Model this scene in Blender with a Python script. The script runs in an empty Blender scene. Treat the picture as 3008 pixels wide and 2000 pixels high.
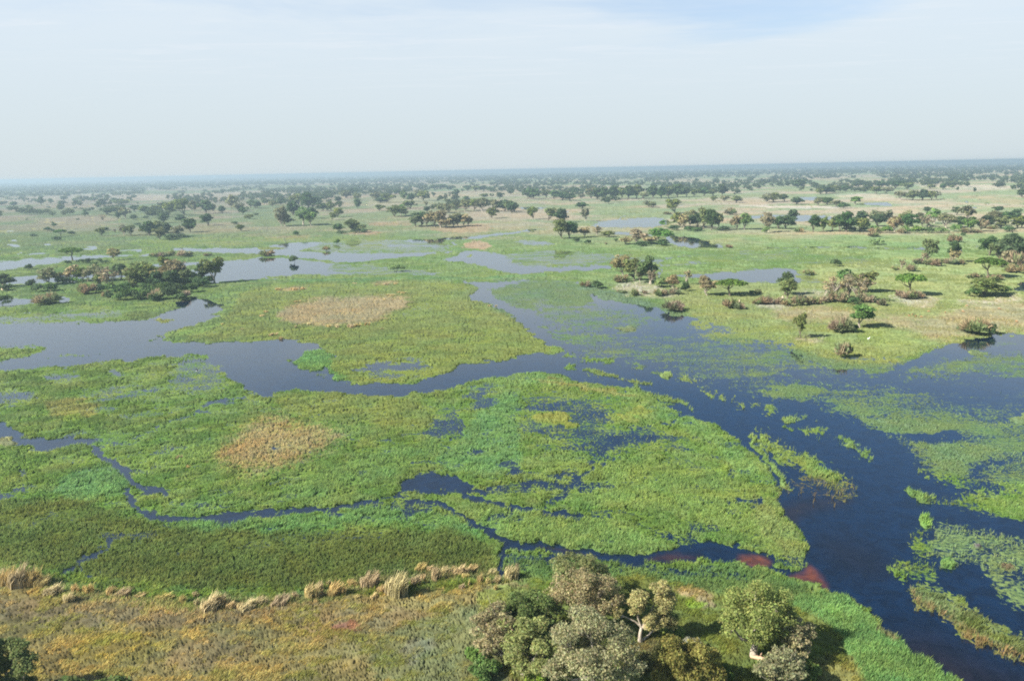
import bpy, math, random
import numpy as np
from mathutils import Matrix, Vector

S = bpy.context.scene
COL = S.collection
# ---------------------------------------------------------------- camera
PW, PH, FPX = 3008.0, 2000.0, 2285.0       # pixel frame of the photograph the traced outlines refer to
CAMZ = 50.0
PITCH, ROLL = math.radians(12.38), math.radians(1.167)
fw = np.array([0, math.cos(PITCH), -math.sin(PITCH)])
up0 = np.array([0, math.sin(PITCH), math.cos(PITCH)])
rt0 = np.array([1.0, 0, 0])
rt = math.cos(ROLL) * rt0 - math.sin(ROLL) * up0
up = math.sin(ROLL) * rt0 + math.cos(ROLL) * up0
cd = bpy.data.cameras.new("camera")
cam = bpy.data.objects.new("camera", cd)
COL.objects.link(cam)
cam.matrix_world = Matrix(((rt[0], up[0], -fw[0], 0), (rt[1], up[1], -fw[1], 0), (rt[2], up[2], -fw[2], CAMZ), (0, 0, 0, 1)))
cd.sensor_width = 36.0
cd.lens = 36.0 * FPX / PW
cd.clip_start, cd.clip_end = 1.0, 200000.0
S.camera = cam

# ---------------------------------------------------------------- sun, sky, exposure
SUN_EL = math.radians(37)
SUN_AZ = math.radians(180 + 72)            # clockwise from +Y: the sun stands behind the camera's left shoulder
sd = bpy.data.lights.new("sun", 'SUN')
sd.energy, sd.angle, sd.color = 5.0, math.radians(0.5), (1.0, 0.94, 0.84)
sun = bpy.data.objects.new("sun", sd)
COL.objects.link(sun)
to_sun = Vector((math.sin(SUN_AZ) * math.cos(SUN_EL), math.cos(SUN_AZ) * math.cos(SUN_EL), math.sin(SUN_EL)))
sun.rotation_euler = (-to_sun).to_track_quat('-Z', 'Y').to_euler()
S.view_settings.view_transform = 'Standard'
S.view_settings.look = 'None'
S.view_settings.exposure = 1.4
S.view_settings.gamma = 1
S.view_settings.use_curve_mapping = False


class NT:
    """small helper round a node tree"""
    def __init__(s, nt):
        s.t = nt
        nt.nodes.clear()

    def n(s, typ, ins=None, **kw):
        nd = s.t.nodes.new(typ)
        for k, v in kw.items():
            setattr(nd, k, v)
        for k, v in (ins or {}).items():
            sock = nd.inputs[k]
            if isinstance(v, bpy.types.NodeSocket):
                s.t.links.new(v, sock)
            else:
                sock.default_value = v
        return nd

    def math(s, op, a, b=0.0, c=0.0, clamp=False):
        nd = s.n('ShaderNodeMath', {0: a, 1: b, 2: c}, operation=op)
        nd.use_clamp = clamp
        return nd.outputs[0]

    def mix(s, fac, a, b, blend='MIX'):
        nd = s.n('ShaderNodeMix', data_type='RGBA', blend_type=blend)
        for sock, v in ((nd.inputs[0], fac), (nd.inputs[6], a), (nd.inputs[7], b)):
            if isinstance(v, bpy.types.NodeSocket):
                s.t.links.new(v, sock)
            else:
                sock.default_value = v
        return nd.outputs[2]

    def noise(s, vec, scale, detail=4.0, rough=0.55, dist=0.0):
        return s.n('ShaderNodeTexNoise', {'Vector': vec, 'Scale': scale, 'Detail': detail, 'Roughness': rough, 'Distortion': dist}).outputs[0]

    def ramp(s, x, lo, hi, a=0.0, b=1.0):
        return s.n('ShaderNodeMapRange', {0: x, 1: lo, 2: hi, 3: a, 4: b}, interpolation_type='SMOOTHSTEP').outputs[0]


w = bpy.data.worlds.new("World")
S.world = w
w.use_nodes = True
T = NT(w.node_tree)
sky = T.n('ShaderNodeTexSky', sky_type='NISHITA')
sky.sun_disc = False
sky.sun_elevation, sky.sun_rotation = SUN_EL, SUN_AZ
sky.air_density, sky.dust_density, sky.ozone_density = 1.0, 1.5, 1.5
tc = T.n('ShaderNodeTexCoord').outputs['Generated']
sx = T.n('ShaderNodeSeparateXYZ', {0: tc})
X, Y, Z = sx.outputs
zc = T.math('MAXIMUM', Z, 0.03)
cx = T.math('DIVIDE', X, zc)
cy = T.math('DIVIDE', Y, zc)
cpos = T.n('ShaderNodeCombineXYZ', {0: cx, 1: cy, 2: 0.0}).outputs[0]
streak = T.n('ShaderNodeCombineXYZ', {0: T.math('MULTIPLY', cx, 0.35), 1: cy, 2: 3.0}).outputs[0]
n1 = T.noise(cpos, 0.45, 7.0, 0.62, 0.4)
n2 = T.noise(streak, 2.2, 6.0, 0.65, 0.8)
# thin high cloud: a closed milky veil low down, thinning towards the zenith
west = T.ramp(T.math('DIVIDE', X, T.math('MAXIMUM', T.math('ABSOLUTE', Y), 0.05)), -0.55, 0.30, 1.0, 0.0)
hi = T.math('MULTIPLY_ADD', west, 0.55, 0.06)
veil = T.math('MULTIPLY_ADD', T.ramp(Z, 0.185, 0.30), T.math('SUBTRACT', hi, 0.92), 0.92)
patch = T.ramp(n1, 0.34, 0.60, 0.0, 1.0)
# an opening in the veil high above the far woods
ddx = T.math('SUBTRACT', X, 0.290)
ddz = T.math('SUBTRACT', Z, 0.192)
gap = T.math('ADD', T.math('MULTIPLY', T.math('POWER', ddx, 2.0), 30.0), T.math('MULTIPLY', T.math('POWER', ddz, 2.0), 420.0))
gap = T.math('ADD', gap, T.math('MULTIPLY', T.math('SUBTRACT', n1, 0.5), 3.2))
gap = T.ramp(gap, 0.0, 1.5, 0.66, 1.0)
low = T.ramp(Z, 0.10, 0.26, 1.0, 0.0)
cover = T.math('MULTIPLY', veil, T.math('MULTIPLY_ADD', T.math('SUBTRACT', 1.0, low), T.math('MULTIPLY', T.math('SUBTRACT', patch, 1.0), 0.42), 1.0))
cover = T.math('MULTIPLY', cover, gap, clamp=True)
wisp = T.math('MULTIPLY', T.ramp(n2, 0.50, 0.72), T.ramp(Z, 0.06, 0.14))
ccol = T.mix(T.ramp(Z, 0.0, 0.22), (2.64, 2.96, 3.10, 1), (2.96, 3.30, 3.56, 1))
ccol = T.mix(T.math('MULTIPLY', wisp, 0.35), ccol, (3.45, 3.55, 3.65, 1))
clear = T.mix(1.0, sky.outputs[0], (.47, .595, .71, 1), 'MULTIPLY')
skyc = T.mix(cover, clear, ccol)
bg = T.n('ShaderNodeBackground', {0: skyc, 1: 0.1})
T.t.links.new(bg.outputs[0], T.n('ShaderNodeOutputWorld').inputs[0])

cy_ = S.cycles
cy_.max_bounces, cy_.diffuse_bounces, cy_.glossy_bounces, cy_.transmission_bounces, cy_.volume_bounces, cy_.transparent_max_bounces = 5, 2, 2, 2, 1, 4
cy_.caustics_reflective = cy_.caustics_refractive = False
cy_.use_denoising = False
cy_.filter_width = 1.9

rng = np.random.default_rng(11)
# ---------------------------------------------------------------- photograph pixel <-> ground
HX = np.array([-2000, 0, 760, 1510, 2260, 3008, 5000.0])
HP = np.array([589, 537, 510, 489, 479, 476, 470.0])


def hmod(x):
    return 498.2 - 0.02037 * (np.asarray(x, float) - 1507.6)


def shift(x, y):
    hp = np.interp(x, HX, HP)
    return (hmod(x) - hp) * np.clip(1 - (y - hp) / 260.0, 0, 1)


def G(x, y):
    """photo pixel -> ground point"""
    y = y + shift(x, y)
    d = fw + (x - PW / 2) / FPX * rt - (y - PH / 2) / FPX * up
    t = CAMZ / max(1e-4, -d[2])
    return np.array([d[0] * t, d[1] * t, 0.0])


def project(x, y, z=0.0):
    dx, dy, dz = np.asarray(x, float), np.asarray(y, float), z - CAMZ
    a = dx * rt[0] + dy * rt[1] + dz * rt[2]
    b = dx * up[0] + dy * up[1] + dz * up[2]
    c = np.maximum(dx * fw[0] + dy * fw[1] + dz * fw[2], 1.0)
    px, py = PW / 2 + FPX * a / c, PH / 2 - FPX * b / c
    return px, py - shift(px, py)


# ---------------------------------------------------------------- value noise
def _h(i, j, s):
    n = (i.astype(np.int64) * 374761393 + j.astype(np.int64) * 668265263 + s * 974634777) & 0xffffffff
    n = ((n ^ (n >> 13)) * 1274126177) & 0xffffffff
    n = ((n ^ (n >> 16)) * 2246822519) & 0xffffffff
    return ((n ^ (n >> 15)) & 0xffff) / 65535.0


def vn(x, y, s=0):
    i, j = np.floor(x), np.floor(y)
    u, v = x - i, y - j
    u, v = u * u * (3 - 2 * u), v * v * (3 - 2 * v)
    a, b, c, d = _h(i, j, s), _h(i + 1, j, s), _h(i, j + 1, s), _h(i + 1, j + 1, s)
    return (a * (1 - u) + b * u) * (1 - v) + (c * (1 - u) + d * u) * v


def fbm(x, y, s=0, o=4, g=0.5):
    t, a, m = 0, 1.0, 0
    for k in range(o):
        t = t + a * vn(x, y, s + 17 * k)
        m += a
        a *= g
        x, y = x * 2.03 + 5.1, y * 2.03 + 1.7
    return t / m


def ss(a, b, x):
    t = np.clip((x - a) / (b - a), 0, 1)
    return t * t * (3 - 2 * t)


def lin(c):
    c = np.asarray(c, float) / 255.0
    return np.where(c <= 0.04045, c / 12.92, ((c + 0.055) / 1.055) ** 2.4)


# zoom windows the outlines were read in: x offset, y offset, scale
ZM = dict(A=(0, 460, .3222), B=(750, 460, .3222), C=(1500, 460, .3222), D=(2248, 460, .3222),
          E=(0, 950, .3222), F=(750, 950, .3222), H=(1500, 950, .3222), I=(2248, 950, .3222),
          J=(0, 1440, .3571), K=(750, 1440, .3571), L=(1450, 1440, .3571), M=(2208, 1440, .3571), P=(0, 0, 1.0))


def pts(z, s):
    ox, oy, k = ZM[z]
    v = [float(t) for t in s.replace(',', ' ').split()]
    return [(ox + v[i] * k, oy + v[i + 1] * k) for i in range(0, len(v), 2)]


# ---------------------------------------------------------------- plant cover of the delta, traced as outlines
# each entry: kind, points, feather, veg (1 closed cover, 0 open water), colour of the plants, height, opacity, width of lines
LAY = []


def poly(z, s, veg=None, f=6, col=None, h=None, op=1.0):
    LAY.append(('P', pts(z, s), f, veg, col, h, op, 0))


def line(z, s, wd, veg=None, f=3, col=None, h=None, op=1.0):
    if z in 'JKL' and veg is not None and veg < .5 and wd < 32:
        wd, f = wd * 1.7 + 6, f + 2
    if veg is not None and veg <= .12 and z in 'EFJKLH':
        wd, veg = wd * 1.0, max(veg, .06)
    LAY.append(('L', pts(z, s), f, veg, col, h, op, wd))


GR = (140, 166, 74)      # meadow green
YG = (150, 172, 76)      # yellow green
BG = (112, 166, 92)      # blue-green reeds
OL = (108, 126, 52)      # olive sedge
DK = (84, 112, 56)
TAN = (198, 170, 112)
PALE = (214, 200, 150)
SAND = (222, 208, 170)
LILY = (140, 166, 92)

# --- far plain: tan grass glades
for s in ("0 420 500 360 1000 345 1600 350 2359 300 2359 330 1500 385 900 400 300 430 0 460",
          "1050 385 1500 360 1800 372 1500 400 1100 405"):
    poly('A', s, col=PALE, f=5, op=.8)
poly('B', "0 330 500 285 900 300 900 330 300 350 0 400", col=PALE, f=5, op=.7)
poly('B', "1000 470 1500 420 1700 380 2359 330 2359 300 1500 330 1000 380", col=(200, 190, 130), f=8, op=.6)
poly('B', "980 600 1400 590 1440 620 1100 630", col=TAN, f=4, op=.8)
poly('B', "1560 650 1900 640 2000 600 2200 640 2100 690 1800 700", col=TAN, f=5, op=.8)
poly('B', "740 705 1040 660 1170 700 1000 712", col=TAN, f=3, op=.9)
poly('B', "0 740 300 715 600 715 560 725 100 745", col=TAN, f=3, op=.5)
poly('D', "1300 270 1700 262 2359 290 2359 320 1600 300", col=PALE, f=4, op=.8)
poly('D', "600 350 1200 345 1200 400 900 390 620 365", col=PALE, f=4, op=.6)
poly('D', "1650 360 2359 400 2359 470 2000 420", col=TAN, f=6, op=.5)
poly('D', "0 440 500 450 900 470 700 480 0 465", col=SAND, f=3, op=.8)
poly('C', "2050 440 2359 430 2359 455 2100 455", col=SAND, f=3, op=.8)
poly('C', "1850 580 2010 570 2000 600 1880 605", col=TAN, f=3, op=.8)
poly('D', "0 690 2000 690 2359 660 2359 700 1500 712 0 705", col=TAN, f=4, op=.6)
# --- lagoons and ponds of the middle distance
poly('A', "0 682 160 684 190 694 0 696", 0.1, f=2)
poly('A', "380 606 540 604 600 612 400 614", 0.2, f=2)
poly('A', "70 815 130 805 195 822 150 838 60 826", 0.0, f=2)
poly('A', "390 803 470 803 480 815 400 815", 0.0, f=2)
poly('A', "120 768 180 766 180 780 120 780", 0.0, f=2)
poly('A', "745 850 810 822 850 822 882 850 830 862", 0.0, f=2)
poly('A', "270 892 420 880 500 875 480 886 300 896", 0.0, f=2)
poly('A', "180 882 220 882 215 898 185 896", 0.1, f=2)
poly('A', "940 860 1200 852 1310 842 1280 870 1200 866", 0.15, f=2)
poly('A', "-100 970 150 945 400 930 650 908 900 900 1300 885 1480 895 1250 912 900 925 700 945 500 970 250 1010 100 1040 -100 1060", 0.12, f=4)
poly('A', "60 1115 250 1090 420 1085 800 1085 1180 1060 1200 1090 800 1120 400 1150 150 1168 40 1160", 0.0, f=3)
poly('A', "1150 1000 1400 985 1700 960 2000 945 2100 955 1900 975 1650 1000 1400 1010", 0.1, f=3)
poly('A', "1680 1060 1850 1000 2000 965 2100 990 2100 1060 2060 1150 1950 1155 1700 1100", 0.0, f=3)
poly('A', "1580 838 1700 828 1900 840 2120 795 1950 840 2359 845 2359 885 2000 875 1600 860", 0.05, f=3)
poly('P', "515 733 620 736 700 734 760 726 830 714 900 709 960 708 990 715 940 724 870 733 900 741 980 743 1100 743 1200 741 1290 743 1270 752 1200 757 1110 760 1060 768 1000 770 900 760 840 750 800 748 750 745 700 741 600 741", 0.0, f=4)
poly('P', "550 800 600 775 660 768 760 757 850 757 900 764 1000 775 1100 785 1200 790 1250 797 1300 803 1290 808 1150 807 1000 805 900 808 830 812 760 820 680 826 640 828 590 822 560 815", 0.08, f=5)
poly('P', "960 772 1100 778 1240 790 1330 806 1150 808 980 805", 0.45, f=8)
poly('P', "940 705 1100 700 1280 700 1330 715 1310 740 1290 745 1100 742 960 743 900 733", 0.42, f=8)
poly('B', "0 830 200 822 270 835 150 855 0 850", 1, f=3, col=GR)
poly('P', "1180 700 1310 703 1300 712 1190 711", 0.15, f=3)
poly('P', "1130 716 1300 722 1290 727 1140 722", 0.2, f=3)
line('B', "1700 750 1900 742 2050 728 2200 706 2359 690 2540 660", 16, 0.0, f=3)
line('B', "1780 760 1830 785 1800 815 1760 860 1720 890", 16, 0.25, f=3)
poly('B', "1840 830 1930 760 2110 755 2180 810 2130 875 1980 850 1850 870 1600 905 1100 930 1040 925 1200 930 1620 935 1780 890", 1, f=3, col=(125, 165, 75), h=.9)
poly('B', "1875 825 1950 770 2100 770 2150 812 2110 855 1990 840", 1, f=4, col=TAN)
poly('P', "1346 741 1390 735 1435 740 1470 746 1500 755 1560 745 1640 742 1700 745 1690 755 1600 755 1570 770 1600 782 1700 783 1800 778 1805 790 1700 795 1600 798 1550 805 1490 803 1430 783 1365 773 1291 765 1335 756", 0.06, f=4)
poly('B', "1910 895 1960 897 1950 908 1915 906", 1, f=2, col=YG)
poly('P', "1500 705 1560 702 1640 716 1600 724 1530 719", 0.3, f=5)
poly('P', "1600 735 1660 737 1720 750 1650 754 1600 745", 0.3, f=5)
poly('P', "1732 653 1822 640 1919 634 1967 640 1970 658 1919 666 1822 669 1758 666", 0.22, f=4)
poly('P', "1780 680 1860 680 1950 690 1900 694 1790 687", 0.2, f=4)
poly('P', "1520 604 1560 603 1630 606 1570 613 1525 611", 0.1, f=3)
line('C', "0 690 100 678 180 662", 9, 0.0, f=3)
line('C', "780 640 900 600 980 575 1000 545 1080 530", 10, 0.1, f=3)
line('C', "430 482 600 492", 8, 0.1, f=3)
line('C', "880 520 1050 515 1180 505", 8, 0.2, f=3)
poly('P', "1951 690 1985 688 2067 705 2106 718 2048 731 1999 722 1951 708", 0.0, f=4)
poly('P', "2040 712 2110 716 2150 724 2060 734", 0.25, f=5)
line('P', "1920 775 1950 764 2015 751 2112 744 2209 735 2300 728", 13, 0.12, f=5)
line('P', "1930 785 1985 779 2060 770 2110 766", 9, 0.3, f=4)
line('P', "1935 760 1938 785 1934 812", 16, 0.15, f=4)
poly('P', "1935 806 2048 807 2144 799 2250 791 2315 785 2350 812 2365 828 2290 830 2200 826 2048 818 1950 812", 0.05, f=4)
poly('P', "2330 795 2400 815 2410 835 2350 830", 0.45, f=6)
line('P', "2248 729 2400 726 2550 728 2700 729 2800 733 2890 741", 12, 0.25, f=5)
line('P', "2830 724 2900 727 3008 722", 8, 0.3, f=3)
poly('P', "2340 578 2440 579 2447 588 2380 589 2345 585", 0.0, f=2)
poly('P', "2535 595 2622 597 2604 606 2538 604", 0.0, f=2)
poly('P', "2565 540 2620 539 2640 543 2600 546", 0.0, f=2)
poly('P', "2190 632 2260 628 2350 630 2455 633 2440 648 2370 652 2300 646 2200 640", 0.15, f=3)
for x, y in ((2840, 597), (2872, 591), (2890, 601), (2868, 605), (2866, 613)):
    poly('P', f"{x-8} {y} {x} {y-2} {x+9} {y} {x} {y+2}", 0.0, f=1)
poly('P', "2985 840 3008 822 3100 815 3100 862 2990 852", 0.0, f=3)
poly('A', "-100 1270 60 1275 300 1290 330 1320 250 1360 -100 1400", 0.15, f=3)
poly('A', "520 1275 600 1280 650 1312 540 1325", 0.05, f=3)
poly('P', "1480 738 1640 735 1760 742 1900 747 1960 760 1900 785 1700 775 1560 790 1480 770", 0.42, f=12)
poly('P', "2000 738 2300 732 2600 758 2700 788 2400 788 2250 780 2050 770", 0.58, f=14)
poly('P', "400 700 900 694 1200 690 1200 702 900 708 500 730 380 722", 0.6, f=10)
# --- the great left lagoon and the river through the middle
poly('P', "-200 955 100 950 200 948 270 942 330 947 372 942 430 941 475 926 504 914 516 900 558 873 595 875 625 884 655 898 640 918 622 940 575 955 534 966 480 987 490 1003 515 1008 612 1005 760 1003 831 998 879 1003 924 1006 943 1018 959 1028 985 1045 980 1062 960 1085 972 1105 1008 1118 1072 1127 1169 1126 1208 1134 1253 1114 1298 1098 1323 1085 1362 1072 1427 1064 1510 1050 1590 1035 1629 1040 1655 1037 1750 1050 1750 1130 1629 1101 1574 1089 1510 1105 1427 1111 1362 1118 1346 1127 1340 1140 1298 1143 1217 1156 1137 1164 1072 1166 1024 1159 943 1153 879 1147 831 1147 802 1156 770 1163 725 1143 693 1127 654 1105 640 1085 600 1062 612 1042 515 1045 451 1050 364 1061 290 1061 209 1071 97 1082 -200 1105", 0.0, f=3)
poly('P', "-200 925 100 915 250 905 400 905 380 935 250 946 0 958 -200 960", 0.42, f=10)
poly('P', "-200 960 120 955 300 952 250 968 100 975 -200 980", 0.18, f=12)
poly('P', "370 918 400 910 440 915 445 930 400 940 372 935", 1, f=4, col=(118, 150, 70), h=.75)
poly('P', "460 942 490 936 520 940 490 948 465 948", 1, f=3, col=YG, h=.6)
poly('P', "-60 1022 60 1020 140 1016 100 1035 30 1060 -60 1075", 0.72, f=6)
line('P', "430 1000 480 985 520 970 570 955", 6, 0.9, f=3)
line('P', "130 1057 260 1040 300 1037", 4, .6, f=3)
poly('F', "480 245 620 240 700 290 730 340 660 400 480 430 380 390 360 350 430 310", 1, f=3, col=(118, 168, 80), h=.8)
poly('F', "660 400 740 380 900 440 820 520 690 480", 1, f=3, col=(110, 165, 78), h=.8)
line('F', "290 335 330 345", 12, 1, f=3)
poly('F', "520 430 660 450 690 500 560 510 500 470", 0.35, f=6)
poly('P', "1060 1075 1110 1060 1200 1060 1260 1070 1250 1090 1180 1095 1080 1095 1040 1085", 0.15, f=9)
poly('P', "1180 1080 1300 1080 1250 1105 1150 1115 1060 1110", 0.55, f=9)
# lilies on the pale shallows west of the pool
poly('P', "500 1062 600 1055 660 1042 720 1035 690 1055 650 1085 640 1100 690 1130 640 1150 560 1165 470 1140 500 1105", 0.55, f=12)
poly('P', "610 1040 700 1030 735 1036 690 1055 655 1082 630 1070", 0.16, f=8)
poly('P', "110 1100 220 1085 240 1100 200 1120 150 1125", .5, f=9)
poly('P', "-60 1145 60 1140 130 1150 110 1175 30 1185 -60 1215", 0.35, f=10)
poly('P', "320 1090 350 1080 360 1100 340 1125", .4, f=6)
poly('P', "180 1150 420 1130 480 1150 400 1175 250 1170", .6, f=14)
# --- the wide water to the right
poly('P', "1327 822 1420 830 1560 822 1700 822 1705 835 1690 850 1730 862 1790 880 1830 893 1940 903 1950 925 2050 930 2030 950 1990 980 2060 995 2248 998 2310 1010 2400 1040 2450 1060 2500 1075 2600 1085 2640 1080 2700 1050 2760 1020 2850 1000 2950 985 3200 975 3300 2100 2900 2080 2811 2000 2744 1961 2690 1922 2644 1890 2601 1858 2587 1833 2544 1797 2515 1769 2487 1751 2454 1740 2433 1735 2415 1736 2408 1722 2369 1708 2322 1695 2308 1683 2262 1669 2250 1663 2164 1654 2057 1644 1968 1645 1886 1658 1843 1654 1771 1645 1700 1629 1629 1619 1557 1610 1486 1602 1470 1600 1486 1590 1557 1599 1646 1611 1718 1622 1771 1629 1821 1642 1861 1638 1914 1626 1950 1617 2007 1619 2039 1608 2021 1594 2057 1586 2128 1594 2200 1611 2240 1626 2269 1644 2297 1665 2326 1676 2365 1674 2370 1654 2369 1611 2358 1583 2347 1554 2326 1533 2300 1510 2290 1480 2280 1414 2248 1369 2225 1346 2193 1320 2160 1292 2128 1259 2064 1237 2015 1217 1951 1188 1887 1159 1822 1137 1726 1118 1629 1101 1574 1089 1629 1040 1655 1037 1658 1029 1629 1014 1600 1008 1590 992 1564 982 1542 969 1510 930 1481 911 1456 898 1433 888 1388 879 1385 869 1398 856 1417 847 1362 827", 0.0, f=3)
poly('P', "1660 905 2050 935 2260 1000 2460 1065 2700 1060 3100 1000 3100 1240 2500 1235 2380 1190 2250 1170 1960 1090 1700 1000", 0.15, f=16)
line('P', "1490 1594 1560 1604 1650 1615 1720 1625 1780 1634 1840 1646 1880 1650 1950 1630 2020 1610", 70, 0.0, f=4)
poly('P', "1440 842 1560 826 1700 822 1700 850 1760 880 1700 905 1600 900 1520 880", 0.62, f=9)
poly('P', "1420 845 1520 845 1620 870 1600 905 1540 915 1470 890", 0.50, f=12)
poly('P', "1560 900 1700 890 1800 905 1940 925 1900 950 1750 960 1640 960 1580 940", 0.42, f=12)
poly('P', "1600 968 1720 975 1800 990 1740 1010 1660 1005", 0.6, f=10)
poly('P', "1660 1014 1855 985 2112 1005 2330 1030 2260 1156 2144 1130 1983 1079 1854 1060 1726 1053", 0.36, f=16)
poly('P', "2000 1030 2250 1040 2230 1130 2100 1110 1960 1060", 0.5, f=16)
poly('P', "2248 1020 2330 1030 2420 1065 2480 1085 2400 1085 2300 1070 2240 1050", 0.45, f=10)
poly('P', "2060 985 2250 990 2320 1010 2250 1012 2120 1002", .6, f=8)
poly('P', "2240 1125 2390 1132 2445 1142 2395 1178 2248 1172", 0.58, f=9)
line('P', "2445 1137 2412 1150 2390 1175 2330 1195", 7, 0.0, f=3)
poly('P', "2448 1140 2538 1143 2667 1153 2731 1172 2860 1208 2957 1224 3200 1224 3200 1445 2925 1440 2796 1433 2731 1401 2683 1353 2635 1292 2570 1259 2506 1233 2441 1208 2409 1188", 0.43, f=14)
poly('P', "2520 1225 2640 1240 2780 1250 2700 1262 2580 1255", 0.78, f=9, col=YG)
poly('P', "2640 1275 2796 1262 2840 1285 2780 1302 2680 1298", 0.08, f=8)
poly('P', "2720 1300 2850 1320 2960 1330 2900 1380 2800 1400 2720 1360", 0.7, f=14)
poly('P', "2835 1365 2920 1350 2960 1370 2900 1400 2840 1410", 0.2, f=12)
poly('P', "2730 1170 2860 1150 3100 1160 3100 1215 2900 1215", 0.22, f=14)
poly('P', "2635 1101 2699 1072 2796 1050 2925 1034 3200 1034 3200 1110 2860 1095 2763 1108", 0.42, f=10)
poly('P', "2690 1050 2760 1022 2850 1002 2950 985 3200 985 3200 1030 2900 1020 2760 1040", 0.18, f=8)
poly('P', "2838 1034 2870 1032 2899 1042 2860 1047", 1, f=3, col=YG, h=.5)
poly('P', "2966 1222 3100 1205 3100 1250 2990 1238", 1, f=4, col=YG, h=.8)
poly('P', "2320 1010 2420 1035 2470 1060 2560 1078 2620 1080 2560 1096 2440 1080 2340 1045", 0.7, f=7)
poly('P', "1808 966 1822 961 1850 960 1870 965 1850 973 1818 973", 1, f=2, col=(176, 180, 92), h=.6)
poly('P', "1330 830 1700 815 2050 935 2300 1000 2640 1080 3100 980 3300 1240 3100 1440 2700 1380 2350 1230 2000 1110 1640 1020 1400 900", None, f=10, col=(116, 150, 100), op=.8, h=.4)
# islets drifting in the river
line('H', "680 425 820 450 980 490", 26, 0.95, f=4, col=(130, 160, 80), h=.75)
line('H', "520 395 600 405", 18, 0.9, f=4, h=.8)
line('H', "700 470 840 495", 12, .7, f=4)
line('H', "1010 515 1180 545 1270 572", 18, 0.85, f=4, col=(130, 160, 80), h=.75)
line('H', "1090 595 1250 650 1400 690 1580 730", 30, 0.85, f=5, col=(130, 165, 82), h=.8)
line('H', "1130 575 1170 578", 14, 1, f=3)
line('H', "540 290 620 320 720 330 920 350", 22, .8, f=4, col=(120, 160, 70), h=.75)
line('H', "240 30 330 30", 14, .9, f=3)
poly('H', "1330 470 1400 440 1470 450 1490 490 1420 495", 1, f=4, col=(135, 172, 92), h=.68)
line('H', "1280 460 1330 450", 18, .7, f=4)
for a in ("1100 385 1165 390", "1530 495 1600 520", "1600 525 1700 530", "1760 590 1810 660", "1890 665 1960 700", "2040 690 2070 750", "2180 740 2240 750", "2300 770 2359 800", "1640 770 1665 785"):
    line('H', a, 17, 0.72, f=6, col=(135, 165, 85), h=.75)
poly('I', "130 850 230 830 300 855 290 905 220 905", 1, f=4, col=(135, 172, 92), h=.68)
line('I', "150 940 240 975", 18, .9, f=4)
for a in ("20 775 80 790", "340 980 395 990", "430 960 540 980", "480 1045 520 1050", "290 850 340 870"):
    line('I', a, 20, 0.72, f=6, h=.75)
line('I', "650 1030 760 1100 860 1160 940 1200", 40, 0.8, f=7, col=(125, 162, 84), h=.68)
# long spit of reeds trailing into the bend
poly('I', "-90 1020 0 1030 60 1060 200 1150 330 1200 500 1280 650 1380 770 1470 800 1530 600 1560 400 1480 340 1340 200 1260 60 1180 -60 1100", 0.62, f=12, col=(135, 165, 80), h=.68)
poly('I', "360 1290 480 1280 620 1370 640 1440 520 1440 400 1370", 0.95, f=10, col=(130, 168, 80), h=.8)
poly('I', "180 1420 420 1400 640 1500 820 1540 700 1600 420 1650 200 1640 120 1550", 0.3, f=20, col=(130, 120, 70), h=.9)
line('I', "-30 1060 60 1150 170 1270", 36, 0.7, f=8, col=(130, 168, 84), h=.8)
line('I', "-140 1040 0 1240 120 1380 200 1520", 30, 0.9, f=8, col=(130, 168, 84), h=.68)
line('I', "20 1200 150 1320 230 1480 260 1560", 26, 0.05, f=10)
# right bank: floating tufts, dark leads between
poly('M', "1240 -20 1500 100 2240 -60 2500 0 2500 300 2000 260 1700 150 1500 130 1350 60", 0.58, f=16)
poly('M', "1240 0 1320 10 1500 90 1490 115 1380 90", 0.95, f=6, col=(125, 165, 85), h=.75)
line('M', "1300 110 1700 180 2000 300 2500 340", 75, 0.06, f=22)
poly('M', "1460 240 1700 280 2000 370 2500 360 2500 1050 2240 1020 2000 830 1850 560 1700 640 1560 640 1500 500", 0.42, f=14, col=(128, 160, 100), h=.5)
poly('M', "1355 195 1440 215 1475 310 1420 345 1385 300", 1, f=4, col=(128, 176, 80), h=.8)
poly('M', "1530 570 1600 580 1680 640 1650 670 1560 630", 1, f=4, col=(128, 176, 90), h=.75)
poly('M', "1820 420 1880 420 1900 490 1850 500", 1, f=6, col=(128, 118, 104), h=.2)
poly('M', "2050 600 2140 600 2180 650 2080 680", .9, f=8, col=(140, 130, 90), h=.3)
poly('M', "1290 330 1400 340 1520 480 1480 570 1350 590 1300 430", 0.42, f=14)
poly('M', "1140 540 1300 560 1520 600 1580 750 1350 740 1250 720 1130 650", 0.4, f=12)
line('M', "1145 650 1180 690 1230 740", 26, .75, f=7)
poly('M', "1550 640 1700 650 1900 830 2100 1000 2500 1260 2500 1330 2000 1100 1800 1000 1640 900 1560 750", 0.07, f=14)
poly('M', "1630 850 1720 850 1760 920 1680 940", .6, f=8)
poly('M', "1290 800 1350 750 1550 800 1650 900 1900 1040 2240 1220 2500 1330 2500 1500 2240 1400 2000 1300 1800 1180 1600 1050 1500 980 1330 880", 0.62, f=14, col=(128, 152, 92), h=.5)
line('M', "1330 880 1600 1060 1900 1260 2240 1405 2500 1500", 22, .7, f=10, col=(150, 130, 80), h=.8)
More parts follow.
